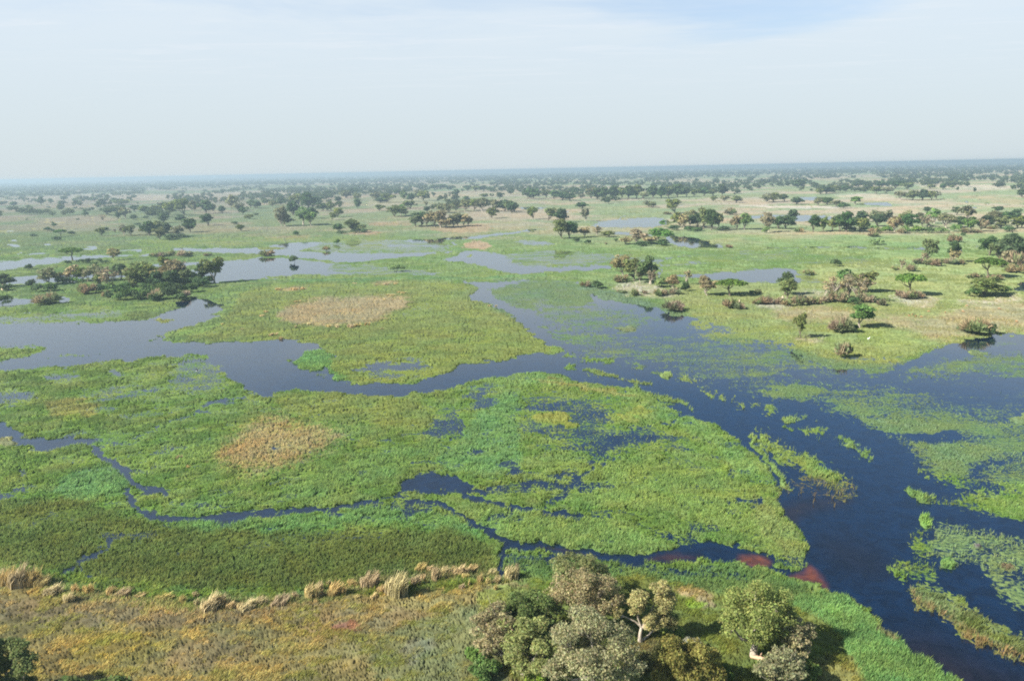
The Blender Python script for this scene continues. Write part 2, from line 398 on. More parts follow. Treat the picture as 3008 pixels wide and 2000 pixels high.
# --- water leads in the left and middle marsh
poly('P', "-100 1480 200 1450 450 1540 800 1570 1150 1555 1420 1570 1470 1690 1100 1720 700 1740 400 1720 -100 1640", .70, f=16, op=.8)
poly('P', "-200 1225 0 1237 26 1250 55 1279 97 1283 193 1288 274 1291 282 1300 264 1308 225 1306 177 1314 113 1320 48 1308 -200 1310", 0.0, f=3)
poly('P', "-60 1286 40 1290 62 1297 30 1308 -60 1308", 0.95, f=3, col=(185, 195, 125), h=.3)
line('E', "870 1100 1150 1085 1350 985 1500 920 1650 875 1800 790 1900 740 2000 700 2250 655 2400 600", 26, 0.22, f=5)
line('E', "900 1130 1150 1110 1300 1040", 40, .35, f=8)
line('E', "870 1120 950 1230 1050 1280 1150 1350 1180 1430 1250 1480 1500 1530", 62, 0.05, f=7)
poly('E', "0 1150 350 1150 500 1250 300 1330 250 1450 0 1520 -200 1500", .78, f=20)
line('E', "220 1330 240 1480 100 1560 -100 1600", 16, .2, f=8)
line('J', "1050 10 1100 130 1180 190 1300 215", 55, 0.05, f=7)
line('J', "1200 170 1300 215 1450 240 1600 235 1800 215 2000 215 2240 195", 30, 0.05, f=5)
poly('J', "1200 130 1300 150 1330 200 1250 210 1160 180", 0.2, f=6)
line('J', "1640 120 1800 130 1950 135", 20, .2, f=6)
line('J', "1400 120 1500 130", 18, .3, f=6)
line('K', "0 205 200 180 400 165 600 160 800 128 1000 95 1150 50 1200 10", 34, 0.03, f=5)
line('K', "600 165 680 200 700 240", 20, .3, f=6)
poly('P', "1175 1448 1180 1412 1215 1396 1250 1391 1290 1405 1330 1400 1380 1415 1400 1440 1350 1452 1300 1447 1240 1450", 0.08, f=5)
line('F', "1600 1400 1750 1440 1900 1470 2100 1530", 50, 0.12, f=9)
line('K', "1650 20 1850 60 2000 105 2240 170", 46, 0.02, f=5)
line('L', "0 90 250 150 500 190 650 205 830 240", 42, 0.03, f=6)
line('L', "830 240 950 270", 20, .3, f=8)
line('K', "1220 80 1350 90 1500 110 1600 170 1750 250", 32, 0.05, f=5)
line('K', "1000 130 1300 160 1480 180", 14, .3, f=6)
line('K', "1750 250 1900 330 2000 395 2150 435", 48, 0.0, f=4)
line('K', "2030 420 2035 520 2025 590 2000 690", 40, 0.0, f=4)
line('K', "2050 740 2045 800 2050 860", 22, 0.1, f=4)
line('K', "1900 190 2100 200 2170 260", 24, .3, f=8)
poly('P', "1255 1210 1310 1195 1350 1195 1340 1220 1372 1265 1365 1290 1300 1290 1230 1278 1260 1260 1270 1235", 0.34, f=7)
poly('P', "1290 1165 1350 1158 1420 1148 1470 1175 1430 1200 1395 1195 1370 1165", 0.25, f=6)
poly('P', "1385 1312 1420 1312 1420 1328 1390 1330", 0.1, f=6)
poly('P', "1442 1360 1470 1345 1530 1352 1530 1388 1490 1388", 0.22, f=6)
line('F', "1380 1265 1500 1255 1600 1250", 26, 0.3, f=7)
line('F', "1700 1100 1790 1180", 24, .3, f=7)
poly('F', "1900 600 2050 560 2200 600 2000 640", .5, f=6)
line('F', "0 1340 200 1310 400 1250", 40, .45, f=14)
line('F', "760 1010 900 1060", 40, .5, f=12)
line('F', "350 920 700 930 900 980", 22, .5, f=10)
poly('P', "1532 1143 1629 1146 1742 1153 1806 1172 1822 1195 1790 1240 1983 1256 2048 1288 1983 1320 1854 1330 1822 1346 1751 1369 1693 1330 1597 1298 1516 1250 1548 1208", 0.5, f=20)
poly('P', "1774 1291 1854 1256 1951 1272 1903 1304 1806 1314 1745 1356 1738 1330", 0.2, f=12)
poly('P', "1560 1215 1620 1205 1680 1225 1640 1250 1580 1245", .9, f=9, col=YG)
poly('P', "1800 1215 1860 1220 1880 1235 1830 1240", 1, f=5, col=YG)
poly('P', "1845 1200 1900 1190 1940 1205 1900 1222 1850 1220", .95, f=7, col=(150, 172, 72))
poly('P', "1650 1238 1700 1232 1705 1255 1660 1256", 1, f=5, col=(145, 172, 70))
poly('P', "1710 1372 1730 1368 1728 1390 1708 1392", 1, f=4, col=(125, 172, 60))
poly('P', "2080 1380 2130 1372 2140 1390 2100 1398", 1, f=5, col=(140, 176, 66))
line('H', "760 1260 720 1350 600 1450", 34, 0.08, f=6)
line('H', "1600 830 1480 890 1340 930", 11, 0.0, f=3)
line('H', "720 1350 880 1310", 18, .2, f=8)
line('H', "-100 1480 300 1455 600 1490 950 1490", 38, 0.22, f=9)
line('H', "420 1420 560 1390", 34, .3, f=9)
line('H', "1880 1400 1990 1380 2000 1350", 16, .3, f=6)
line('H', "2200 1360 2359 1440", 22, .3, f=8)
line('L', "1930 90 2050 110 2180 100", 34, .12, f=9)
line('L', "1200 300 1320 350 1500 380 1680 400", 34, .3, f=12)
line('L', "430 120 520 80 600 20", 18, .2, f=6)
poly('L', "1600 420 1500 350 1650 370 1720 400", .4, f=8)
line('J', "0 60 250 0", 24, .35, f=8)
line('J', "50 290 400 220 600 200", 26, .45, f=12)
line('J', "1000 320 960 370 880 450 780 520 660 600 500 690", 14, .1, f=4)
line('J', "660 600 650 660 710 720", 10, .1, f=4)
line('J', "1590 420 1440 540", 9, .3, f=4)
poly('J', "720 370 1000 350 1340 370 1300 410 900 420 760 400", .5, f=12)
line('J', "1850 430 2200 450", 50, .5, f=18)
line('K', "0 440 400 460 700 380 1000 330", 60, .55, f=22)
line('L', "100 540 400 560 600 560", 30, .3, f=10)
line('L', "1300 640 1700 680 2050 720", 26, .3, f=10)
line('L', "900 660 1300 650", 40, .45, f=14)
line('M', "280 920 440 850 560 835", 10, .1, f=4)

# --- colours of the plants
poly('P', "480 990 655 900 640 860 760 835 1300 825 1420 850 1385 872 1520 940 1660 1030 1500 1050 1330 1080 1210 1130 1010 1118 960 1080 990 1045 930 1004 620 1003", None, f=8, col=(142, 166, 72), op=.8)
line('P', "640 830 800 826 1000 822 1200 818 1500 815 1600 808", 13, 1, f=3, col=(112, 162, 80), h=.68)
poly('P', "520 900 640 860 760 835 690 880 655 960 560 985 500 990 640 925", None, f=9, col=(130, 172, 82), op=.8)
poly('P', "802 924 834 905 911 882 1008 872 1169 869 1201 879 1201 901 1137 927 1072 950 975 958 863 953", .95, f=13, col=(196, 180, 114), h=.5, op=.9)
poly('P', "1201 900 1290 885 1270 905 1180 925", .45, f=8)
poly('P', "800 850 900 838 900 848 810 855", None, f=5, col=TAN, op=.8)
poly('P', "1100 832 1180 825 1160 838 1100 840", None, f=5, col=TAN, op=.5)
poly('P', "628 1337 660 1308 725 1253 760 1237 805 1230 840 1234 856 1250 918 1256 982 1269 1008 1288 943 1317 879 1350 763 1378 722 1382 660 1356", .78, f=20, col=(194, 174, 110), h=.6, op=.9)
line('F', "130 1180 260 1110 420 1120 470 1150", 22, .25, f=8)
line('F', "250 1000 130 1050 200 960", 18, .5, f=8)
poly('P', "110 1190 200 1165 300 1190 260 1230 170 1235", None, f=12, col=(180, 168, 88), op=.55)
poly('P', "180 1225 250 1218 250 1245 200 1250", None, f=8, col=(140, 178, 62), op=.7)
poly('P', "100 1255 440 1270 700 1130 760 1150 620 1200 470 1270 350 1330 260 1290 100 1285", None, f=14, col=(118, 160, 78), op=.7)
poly('P', "345 1370 480 1320 640 1280 660 1310 560 1380 440 1400", None, f=12, col=(128, 170, 84), op=.8, h=.68)
poly('P', "150 1420 260 1370 340 1355 375 1400 370 1450 300 1470 180 1470", None, f=10, col=(112, 164, 92), op=.7, h=.68)
poly('P', "830 1150 1250 1165 1300 1230 1230 1270 1100 1250 900 1230 800 1190", None, f=14, col=(144, 168, 80), op=.7)
poly('P', "1340 1120 1520 1090 1600 1100 1800 1150 1950 1200 2100 1265 2200 1345 2240 1400 2200 1420 2080 1300 1900 1200 1700 1130 1500 1130 1370 1140", None, f=6, col=(125, 170, 86), op=.7, h=.68)
poly('P', "1560 1110 1720 1128 1870 1165 1850 1172 1700 1140 1570 1125", None, f=5, col=(176, 166, 86), op=.6)
poly('P', "1370 1240 1480 1140 1540 1150 1510 1280 1540 1380 1450 1400 1300 1390 1280 1330 1350 1300", None, f=12, col=(120, 172, 96), op=.65, h=.65)
poly('P', "1000 1350 1200 1300 1330 1310 1200 1390 1000 1450 500 1520 480 1470 800 1470", None, f=16, col=(122, 166, 84), op=.8, h=.68)
poly('P', "470 1540 800 1520 1000 1505 1150 1480 1300 1505 1400 1560 1460 1600 1350 1560 1200 1540 1000 1550 800 1560 600 1570", None, f=9, col=(116, 168, 88), op=.7, h=.68)
poly('P', "1330 1470 1500 1495 1740 1530 2000 1600 1850 1635 1500 1590 1400 1530", None, f=10, col=(132, 172, 88), op=.7, h=.8)
poly('P', "1540 1380 1900 1340 2200 1420 2280 1500 2330 1550 2360 1650 2200 1590 2000 1500 1700 1480", None, f=14, col=(136, 170, 80), op=.7, h=.68)
poly('P', "2180 1430 2320 1540 2368 1620 2360 1672 2300 1640 2230 1560", None, f=10, col=(150, 166, 92), op=.6)
poly('P', "-100 1480 200 1450 450 1540 800 1570 1150 1555 1420 1570 1470 1690 1100 1720 700 1740 400 1720 -100 1640", None, f=16, col=(104, 126, 60), op=.8, h=.56)
poly('P', "1440 1620 1600 1630 1900 1665 2160 1660 2300 1700 2400 1730 2350 1780 2200 1770 1900 1740 1700 1700 1500 1690", None, f=8, col=(106, 146, 78), op=.7, h=.68)
poly('P', "2290 1770 2420 1735 2500 1765 2600 1865 2811 2000 2900 2090 2560 2090 2480 1900 2380 1800", 1, f=6, col=(122, 170, 88), h=.68)
poly('P', "2560 1840 2590 1850 2640 1895 2600 1890", None, f=6, col=(150, 130, 88), op=.7)
# right-bank meadow
poly('P', "1800 830 1950 880 2060 930 2000 985 2250 995 2450 1060 2600 1080 2750 1020 3200 970 3200 760 2400 760 2300 830", None, f=12, col=(158, 172, 84), op=.85, h=.35)
poly('P', "2250 905 2450 900 2560 930 2750 940 2850 890 3200 880 3200 960 2900 975 2700 1005 2640 960 2450 940 2300 950", None, f=22, col=(186, 172, 112), op=.75, h=.35)
poly('P', "2480 945 2600 965 2700 975 2720 1005 2600 1030 2520 990", None, f=14, col=(150, 178, 80), op=.7)
poly('P', "2420 785 2700 780 2700 800 2450 800", None, f=12, col=(150, 172, 90), op=.6)
for s in ("1790 845 1850 830 1920 832 1970 850 1900 865 1820 860", "2360 855 2450 862 2420 872 2330 868", "2200 900 2280 880 2340 885 2320 900 2260 908", "2600 870 2700 860 2760 880 2720 905 2650 895",
          "1815 850 1900 838 1880 848", "2800 885 2900 880 3008 870 2990 890 2860 895", "2330 995 2400 985 2430 1000 2350 1005", "1880 862 2000 866 1990 872 1890 870"):
    poly('P', s, None, f=16, col=SAND, op=.55, h=.15)
# dry bank nearest the camera
poly('P', "-200 1700 100 1725 240 1760 380 1775 560 1800 700 1790 860 1775 1000 1755 1120 1735 1350 1715 1500 1712 1600 1720 1640 2200 -200 2200", 1, f=14, col=(178, 168, 96), h=.45)
poly('P', "-200 1745 240 1775 560 1805 900 1780 1000 1765 960 1790 560 1850 200 1840 -200 1800", 1, f=16, col=(168, 150, 108), op=.5, h=.5)
poly('P', "1000 1760 1107 1760 1350 1735 1400 1760 1250 1785 1080 1795", None, f=10, col=(190, 176, 98), op=.7)
poly('P', "900 1790 1250 1790 1260 1830 1060 1880 860 1880", None, f=16, col=(176, 156, 100), op=.6)
poly('P', "955 1842 1010 1835 1045 1845 1030 1862 970 1870", None, f=7, col=(190, 135, 100), op=.8)
poly('P', "500 1900 700 1870 760 1920 640 1980 500 1960", None, f=20, col=(180, 156, 102), op=.5)
poly('P', "200 1880 380 1860 500 1890 420 1960 220 1960", None, f=18, col=(182, 172, 82), op=.7)
poly('P', "1050 1890 1300 1800 1480 1760 1560 1800 1500 2050 1150 2050", None, f=24, col=(152, 162, 96), op=.85, h=.35)
poly('P', "1180 1880 1260 1870 1300 1900 1230 1940 1180 1960", None, f=16, col=(170, 168, 122), op=.6)
poly('P', "1380 1750 1520 1720 1600 1740 1540 1790 1420 1790", None, f=10, col=(172, 188, 84), op=.8)
poly('P', "560 1790 760 1780 1000 1745 1120 1728 1350 1705 1470 1715 1350 1735 1000 1760 700 1792", None, f=7, col=(110, 140, 52), op=.9, h=.5)
poly('P', "100 1720 250 1742 540 1765 560 1785 380 1770 200 1758", None, f=7, col=(104, 132, 52), op=.8)
poly('P', "1480 1760 1700 1720 1900 1690 2000 1720 2250 1780 2400 1800 2480 1900 2560 2090 1480 2090", 1, f=12, col=(128, 150, 68), h=.45)
poly('P', "1960 1725 2060 1735 2110 1770 2080 1800 2010 1760", None, f=10, col=(200, 180, 120), op=.8)
poly('P', "2000 1765 2060 1755 2090 1780 2020 1790", None, f=8, col=(150, 190, 60), op=.9)
poly('P', "2340 1900 2420 1905 2440 1940 2380 1960", None, f=10, col=(165, 190, 70), op=.8)
poly('P', "2360 1930 2500 1935 2560 2060 2380 2060", None, f=14, col=(176, 170, 90), op=.6)
poly('P', "1830 1890 1960 1880 1980 1960 1850 1980", None, f=14, col=(130, 120, 80), op=.7)
line('J', "590 1330 545 1400 490 1520", 12, None, f=5, col=(90, 96, 48), op=.85, h=.1)
line('J', "590 1330 760 1230 860 1180", 9, None, f=5, col=(110, 120, 56), op=.6, h=.15)
line('K', "340 1130 470 1020", 8, None, f=4, col=(110, 112, 54), op=.6, h=.15)
line('J', "1610 1090 1590 960", 12, None, f=5, col=(88, 116, 52), op=.8, h=.15)


line('P', "-60 1690 100 1712 200 1742 330 1758 500 1788 620 1788 760 1772 900 1762 1010 1738 1120 1716 1250 1698 1380 1686 1490 1688", 80, None, f=26, col=(176, 164, 108), h=.75, op=.5)


def chaikin(p, closed, n=2):
    p = np.array(p, float)
    for _ in range(n):
        if closed:
            q = np.roll(p, -1, axis=0)
            p = np.stack([p * .75 + q * .25, p * .25 + q * .75], 1).reshape(-1, 2)
        else:
            a, b = p[:-1], p[1:]
            m = np.stack([a * .75 + b * .25, a * .25 + b * .75], 1).reshape(-1, 2)
            p = np.vstack([p[:1], m, p[-1:]])
    return p


LAY = [(k, p, f, (.20 + .32 * v if k == 'P' else v * .8) if v is not None and .15 < v < .62 and np.mean([a[0] for a in p]) < 2150 and np.mean([a[1] for a in p]) > 1060 else v, c, h, op, wd) for k, p, f, v, c, h, op, wd in LAY]
CLAY = [(k, chaikin(p, k == 'P', 2 if len(p) < 40 else 1), f, v, None if c is None else lin(c) * (np.array([1.12, 1, 1.0]) if c[1] > c[0] * 1.12 else 1), h, op, wd) for k, p, f, v, c, h, op, wd in LAY]


def segdist(X, Y, a, b):
    dx, dy = b[0] - a[0], b[1] - a[1]
    t = np.clip(((X - a[0]) * dx + (Y - a[1]) * dy) / (dx * dx + dy * dy + 1e-9), 0, 1)
    return (X - a[0] - t * dx) ** 2 + (Y - a[1] - t * dy) ** 2


def sdist(k, p, X, Y):
    """signed distance in photo pixels, positive inside"""
    d = np.full(X.shape, 1e12)
    n = len(p)
    if k == 'P':
        ins = np.zeros(X.shape, bool)
        for i in range(n):
            a, b = p[i], p[(i + 1) % n]
            d = np.minimum(d, segdist(X, Y, a, b))
            c = (a[1] > Y) != (b[1] > Y)
            ins ^= c & (X < (b[0] - a[0]) * (Y - a[1]) / (b[1] - a[1] + 1e-12) + a[0])
        return np.where(ins, 1, -1) * np.sqrt(d)
    for i in range(n - 1):
        d = np.minimum(d, segdist(X, Y, p[i], p[i + 1]))
    return -np.sqrt(d)


def fields(wx, wy):
    """plant cover, colour and height at ground points"""
    px, py = project(wx, wy)
    dist = np.hypot(wx, wy)
    az, ld = np.arctan2(wx, wy), np.log(dist)
    # outlines wander a little at every scale (conformal ground coordinates)
    n1, n2 = fbm(az * 60, ld * 60, 3, 4), fbm(az * 60, ld * 60, 41, 4)
    asp = np.clip((py - 470) / 1500, 0.03, 0.6)
    X = px + (n1 - .5) * 46
    Y = py + (n2 - .5) * 60 * asp
    fine = fbm(az * 260, ld * 260, 77, 3, .6)
    N = len(px)
    veg = np.ones(N)
    hgt = np.full(N, .45)
    big = fbm(az * 14, ld * 14, 5, 4)
    mid = fbm(az * 45, ld * 45, 9, 4)
    c = np.empty((N, 3))
    # flooded meadows: water glints through everywhere, in drifts
    drift = fbm(az * 34, ld * 60, 61, 4, .6)
    veg = 1 - (.40 + .10 * ss(1060, 1160, py)) * ss(690, 760, py) * ss(1760, 1660, py) * ss(.53, .37, drift)
    near = ss(620, 760, py)[:, None]
    farc = lin((190, 178, 128)) * (1 - ss(.38, .58, big))[:, None] + lin((150, 168, 100)) * ss(.38, .58, big)[:, None]
    m = ss(.35, .65, mid)[:, None]
    nearc = lin((122, 156, 66)) * (1 - m) + lin((140, 166, 80)) * m
    c[:] = farc * (1 - near) + nearc * near
    for k, p, f, v, col, h, op, wd in CLAY:
        pad = f * 2 + wd + 30
        x0, y0 = p.min(0) - pad
        x1, y1 = p.max(0) + pad
        I = np.nonzero((X > x0) & (X < x1) & (Y > y0) & (Y < y1))[0]
        if not len(I):
            continue
        if k == 'P':
            s = sdist(k, p, X[I], Y[I])
        else:
            s = wd * .3222 * .56 + sdist(k, p, X[I], Y[I])
        if v is not None and .12 < v < .82:
            f = f * (1 + 1.6 * float(p[:, 1].mean() > 880) + 1.4 * float(p[:, 0].mean() > 1650 and 840 < p[:, 1].mean() < 1420))
        s = s + (fine[I] - .5) * f * 1.6
        mk = ss(-f * .6, f * .6, s) * op
        if v is not None:
            veg[I] = veg[I] * (1 - mk) + v * mk
        if col is not None:
            c[I] = c[I] * (1 - mk[:, None]) + col * mk[:, None]
        if h is not None:
            hgt[I] = hgt[I] * (1 - mk) + h * mk
    # plants of each patch differ a little
    t = (fbm(az * 120, ld * 120, 21, 4, .6) - .5)
    c = c * (1 + 0.38 * t)[:, None]
    t2 = (fbm(az * 30, ld * 30, 31, 3) - .5)
    c[:, 0] *= 1 + .35 * t2
    c[:, 2] *= 1 - .3 * t2
    ds_ = (.05 + .12 * ss(140, 320, dist))[:, None]  # haze painted in: plant colours turn greyer with distance
    c = c * (1.06 - ds_) + ds_ * (c @ np.array([.3, .6, .1]))[:, None]
    return dict(px=px, py=py, dist=dist, az=az, ld=ld, veg=veg, h=hgt, c=np.clip(c, .004, .8), fine=fine)


def cover(F):
    """broken up cover: tufts, small openings and streaks"""
    az, ld = F['az'], F['ld']
    a = fbm(az * 800, ld * 900, 55, 2, .8)
    b = fbm(az * 130, ld * 230, 57, 3, .6)
    return F['veg'] + (a - .5) * 1.15 + (b - .5) * .42


# ---------------------------------------------------------------- materials
KV, KS = 0.84, 0.42          # albedo of plants against the sunlit look they were read from


def mat(name):
    m = bpy.data.materials.new(name)
    m.use_nodes = True
    return m, NT(m.node_tree)


def mesh_np(name, co, quads, tris=None, col=None, smooth=False):
    me = bpy.data.meshes.new(name)
    me.vertices.add(len(co))
    me.vertices.foreach_set('co', np.ascontiguousarray(co, np.float32).ravel())
    lv, ls = [], []
    n = 0
    if quads is not None and len(quads):
        lv.append(np.asarray(quads).ravel())
        ls.append(np.arange(len(quads)) * 4)
        n = len(quads) * 4
    if tris is not None and len(tris):
        lv.append(np.asarray(tris).ravel())
        ls.append(n + np.arange(len(tris)) * 3)
    lv, ls = np.concatenate(lv).astype(np.int32), np.concatenate(ls).astype(np.int32)
    me.loops.add(len(lv))
    me.loops.foreach_set('vertex_index', lv)
    me.polygons.add(len(ls))
    me.polygons.foreach_set('loop_start', ls)
    if smooth:
        me.polygons.foreach_set('use_smooth', np.ones(len(ls), bool))
    me.update(calc_edges=True)
    if col is not None:
        at = me.color_attributes.new('Col', 'FLOAT_COLOR', 'POINT')
        rgba = np.ones((len(co), 4), np.float32)
        rgba[:, :3] = col
        at.data.foreach_set('color', rgba.ravel())
    return me


def link(name, me, parent=None, **pr):
    o = bpy.data.objects.new(name, me)
    COL.objects.link(o)
    if parent is not None:
        o.parent = parent
    for k, v in pr.items():
        o[k] = v
    return o


# ground cover: colour of the plants with fine mottling
gm, T = mat("marsh_ground")
at = T.n('ShaderNodeAttribute', attribute_name='Col').outputs[0]
geo = T.n('ShaderNodeNewGeometry').outputs['Position']
g1 = T.noise(geo, 0.9, 5.0, .7)
g2 = T.noise(geo, 0.12, 5.0, .6)
v = T.math('MULTIPLY', T.ramp(g1, .3, .7, .62, 1.3), T.ramp(g2, .3, .7, .82, 1.16))
gc = T.mix(1.0, at, T.n('ShaderNodeCombineColor', {0: v, 1: v, 2: v}).outputs[0], 'MULTIPLY')
bmp = T.n('ShaderNodeBump', {'Strength': 0.6, 'Distance': 0.4, 'Height': g1}).outputs[0]
df = T.n('ShaderNodeBsdfDiffuse', {'Color': gc, 'Roughness': .8, 'Normal': bmp}).outputs[0]
T.t.links.new(df, T.n('ShaderNodeOutputMaterial').inputs[0])

# blades and leaves: diffuse with light coming through
def leaf_mat(name, tint=None, transl=.3, vary=.18):
    m, T = mat(name)
    c = T.n('ShaderNodeAttribute', attribute_name='Col').outputs[0]
    if tint is not None:
        c = T.mix(1.0, c, (*tint, 1), 'MULTIPLY')
        oi = T.n('ShaderNodeObjectInfo').outputs['Random']
        hs = T.n('ShaderNodeHueSaturation', {'Hue': T.math('MULTIPLY_ADD', oi, .03, .485), 'Saturation': T.math('MULTIPLY_ADD', T.math('FRACT', T.math('MULTIPLY', oi, 7.3)), .3, .82),
                                             'Value': T.math('MULTIPLY_ADD', T.math('FRACT', T.math('MULTIPLY', oi, 13.7)), vary * 2, 1 - vary), 'Color': c})
        c = hs.outputs[0]
    d = T.n('ShaderNodeBsdfDiffuse', {'Color': c}).outputs[0]
    t = T.n('ShaderNodeBsdfTranslucent', {'Color': c}).outputs[0]
    T.t.links.new(T.n('ShaderNodeMixShader', {0: transl, 1: d, 2: t}).outputs[0], T.n('ShaderNodeOutputMaterial').inputs[0])
    return m


blade_m = leaf_mat("grass_blades", None, .5)

# tannin-dark water over sand, with flat floating leaves where they grow
wm, T = mat("delta_water")
at = T.n('ShaderNodeAttribute', attribute_name='Col').outputs[0]
pl = T.n('ShaderNodeAttribute', attribute_name='Floating')
geo = T.n('ShaderNodeNewGeometry').outputs['Position']
r1 = T.noise(geo, 1.6, 3.0, .55)
r2 = T.noise(geo, 0.05, 4.0, .6, 1.0)
bmp = T.n('ShaderNodeBump', {'Strength': T.ramp(r2, .35, .7, .006, .03), 'Distance': 0.12, 'Height': r1}).outputs[0]
silt = T.ramp(T.noise(geo, .45, 5.0, .65, .8), .3, .7, .45, 1.5)
pb = T.n('ShaderNodeBsdfPrincipled', {'Base Color': T.mix(1.0, at, T.n('ShaderNodeCombineColor', {0: silt, 1: silt, 2: silt}).outputs[0], 'MULTIPLY'), 'Roughness': .03, 'IOR': 1.5, 'Normal': bmp}).outputs[0]
f1 = T.noise(geo, 1.7, 3.0, .7)
f2 = T.noise(geo, 0.22, 3.0, .6, .6)
wv = T.n('ShaderNodeMapping', {'Vector': geo, 'Scale': (.05, .16, .1), 'Rotation': (0, 0, .3)}).outputs[0]
f3 = T.noise(wv, 1.0, 4.0, .65, .5)
den = T.math('ADD', pl.outputs['Alpha'], T.math('ADD', T.math('MULTIPLY', T.math('SUBTRACT', f1, .5), 1.25), T.math('ADD', T.math('MULTIPLY', T.math('SUBTRACT', f2, .5), .55), T.math('MULTIPLY', T.math('SUBTRACT', f3, .5), .95))))
mask = T.ramp(den, .40, .60)
lf = T.mix(1.0, pl.outputs['Color'], T.n('ShaderNodeCombineColor', {0: T.ramp(f1, .4, .75, .75, 1.25), 1: T.ramp(f1, .4, .75, .78, 1.2), 2: T.ramp(f1, .4, .75, .8, 1.15)}).outputs[0], 'MULTIPLY')
ld_ = T.n('ShaderNodeBsdfDiffuse', {'Color': lf, 'Normal': T.n('ShaderNodeBump', {'Strength': .8, 'Distance': .3, 'Height': f1}).outputs[0]}).outputs[0]
T.t.links.new(T.n('ShaderNodeMixShader', {0: mask, 1: pb, 2: ld_}).outputs[0], T.n('ShaderNodeOutputMaterial').inputs[0])

# ---------------------------------------------------------------- ground and water sheets
def fan(daz, rows):
    az = np.concatenate([-np.radians(np.linspace(80, 41, 14)[:-1]), np.arange(-math.radians(41), math.radians(41), daz), np.radians(np.linspace(41, 80, 14))])
    A, R = np.meshgrid(az, rows)
    return np.sin(A) * R, np.cos(A) * R, len(az)


def fanquads(nr, nc):
    i = (np.arange(nr - 1)[:, None] * nc + np.arange(nc - 1)[None, :]).ravel()
    return np.stack([i, i + 1, i + nc + 1, i + nc], 1)


px1 = 1.0 / 778.0
dep = np.concatenate([np.radians([0.06, .075, .09, .11]), np.arange(math.radians(.13), math.radians(1.6), px1 * .5), np.arange(math.radians(1.6), math.radians(40), px1), np.radians([42, 46, 52, 60, 70])])
rows = CAMZ / np.tan(dep)
gx, gy, nc = fan(px1 * .95, rows)
nr = len(rows)
Fg = fields(gx.ravel(), gy.ravel())
cov = cover(Fg)
cut = .72
zz = np.where(cov > cut, .05 + .22 * ss(cut, cut + .25, cov), -.4 + .4 * ss(cut - .2, cut, cov))
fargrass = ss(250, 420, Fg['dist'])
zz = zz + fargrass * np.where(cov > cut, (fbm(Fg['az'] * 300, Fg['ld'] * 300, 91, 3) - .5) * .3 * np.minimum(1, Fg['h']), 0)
# nearer ground lies under standing plants: litter between them, colour also darkened for depth
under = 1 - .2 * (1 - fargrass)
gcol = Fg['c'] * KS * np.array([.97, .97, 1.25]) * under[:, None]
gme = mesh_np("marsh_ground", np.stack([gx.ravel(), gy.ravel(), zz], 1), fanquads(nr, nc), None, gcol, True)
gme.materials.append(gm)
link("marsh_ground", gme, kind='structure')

depw = np.concatenate([np.radians([0.055, .07, .1, .2, .4, .7, 1.0]), np.arange(math.radians(1.2), math.radians(5), px1 * .8), np.arange(math.radians(5), math.radians(40), px1 * 1.3), np.radians([42, 50, 60, 70])])
rowsw = CAMZ / np.tan(depw)
wxx, wyy, ncw = fan(px1 * 1.4, rowsw)
Fw = fields(wxx.ravel(), wyy.ravel())
wpx, wpy = project(wxx.ravel(), wyy.ravel())
wc = np.tile(np.array([.0006, .0058, .0180]), (len(wpx), 1))
nz = (fbm(np.arctan2(wxx, wyy).ravel() * 90, np.log(np.hypot(wxx, wyy)).ravel() * 90, 8, 4) - .5) * 30
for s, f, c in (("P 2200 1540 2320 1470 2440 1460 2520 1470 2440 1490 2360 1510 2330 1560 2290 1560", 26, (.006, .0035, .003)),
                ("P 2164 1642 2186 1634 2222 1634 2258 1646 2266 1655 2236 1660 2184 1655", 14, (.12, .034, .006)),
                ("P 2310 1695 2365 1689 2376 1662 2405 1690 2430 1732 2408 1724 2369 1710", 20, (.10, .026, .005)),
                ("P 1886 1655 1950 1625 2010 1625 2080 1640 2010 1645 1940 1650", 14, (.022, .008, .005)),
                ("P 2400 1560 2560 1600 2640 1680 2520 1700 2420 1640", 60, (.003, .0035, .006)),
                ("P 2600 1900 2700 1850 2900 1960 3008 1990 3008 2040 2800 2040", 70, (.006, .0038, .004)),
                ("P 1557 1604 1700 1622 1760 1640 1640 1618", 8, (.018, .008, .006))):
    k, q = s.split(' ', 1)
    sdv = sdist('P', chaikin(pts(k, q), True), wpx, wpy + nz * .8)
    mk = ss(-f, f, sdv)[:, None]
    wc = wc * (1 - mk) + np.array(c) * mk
wme = mesh_np("water", np.stack([wxx.ravel(), wyy.ravel(), np.zeros(wxx.size)], 1), fanquads(len(rowsw), ncw), None, wc, True)
fl = np.ones((len(wpx), 4), np.float32)
fl[:, :3] = Fw['c'] * KS * 1.05
fl[:, 3] = np.where(Fw['veg'] < .04, -1.0, Fw['veg'] + np.where((Fw['py'] > 1060) & (Fw['px'] < 2200), .06, np.where((Fw['px'] > 1380) & (Fw['py'] > 815) & (Fw['py'] < 1260), .13, .09)) * ss(.08, .25, Fw['veg']))
wme.color_attributes.new('Floating', 'FLOAT_COLOR', 'POINT').data.foreach_set('color', fl.ravel())
wme.materials.append(wm)
link("water", wme, kind='structure')

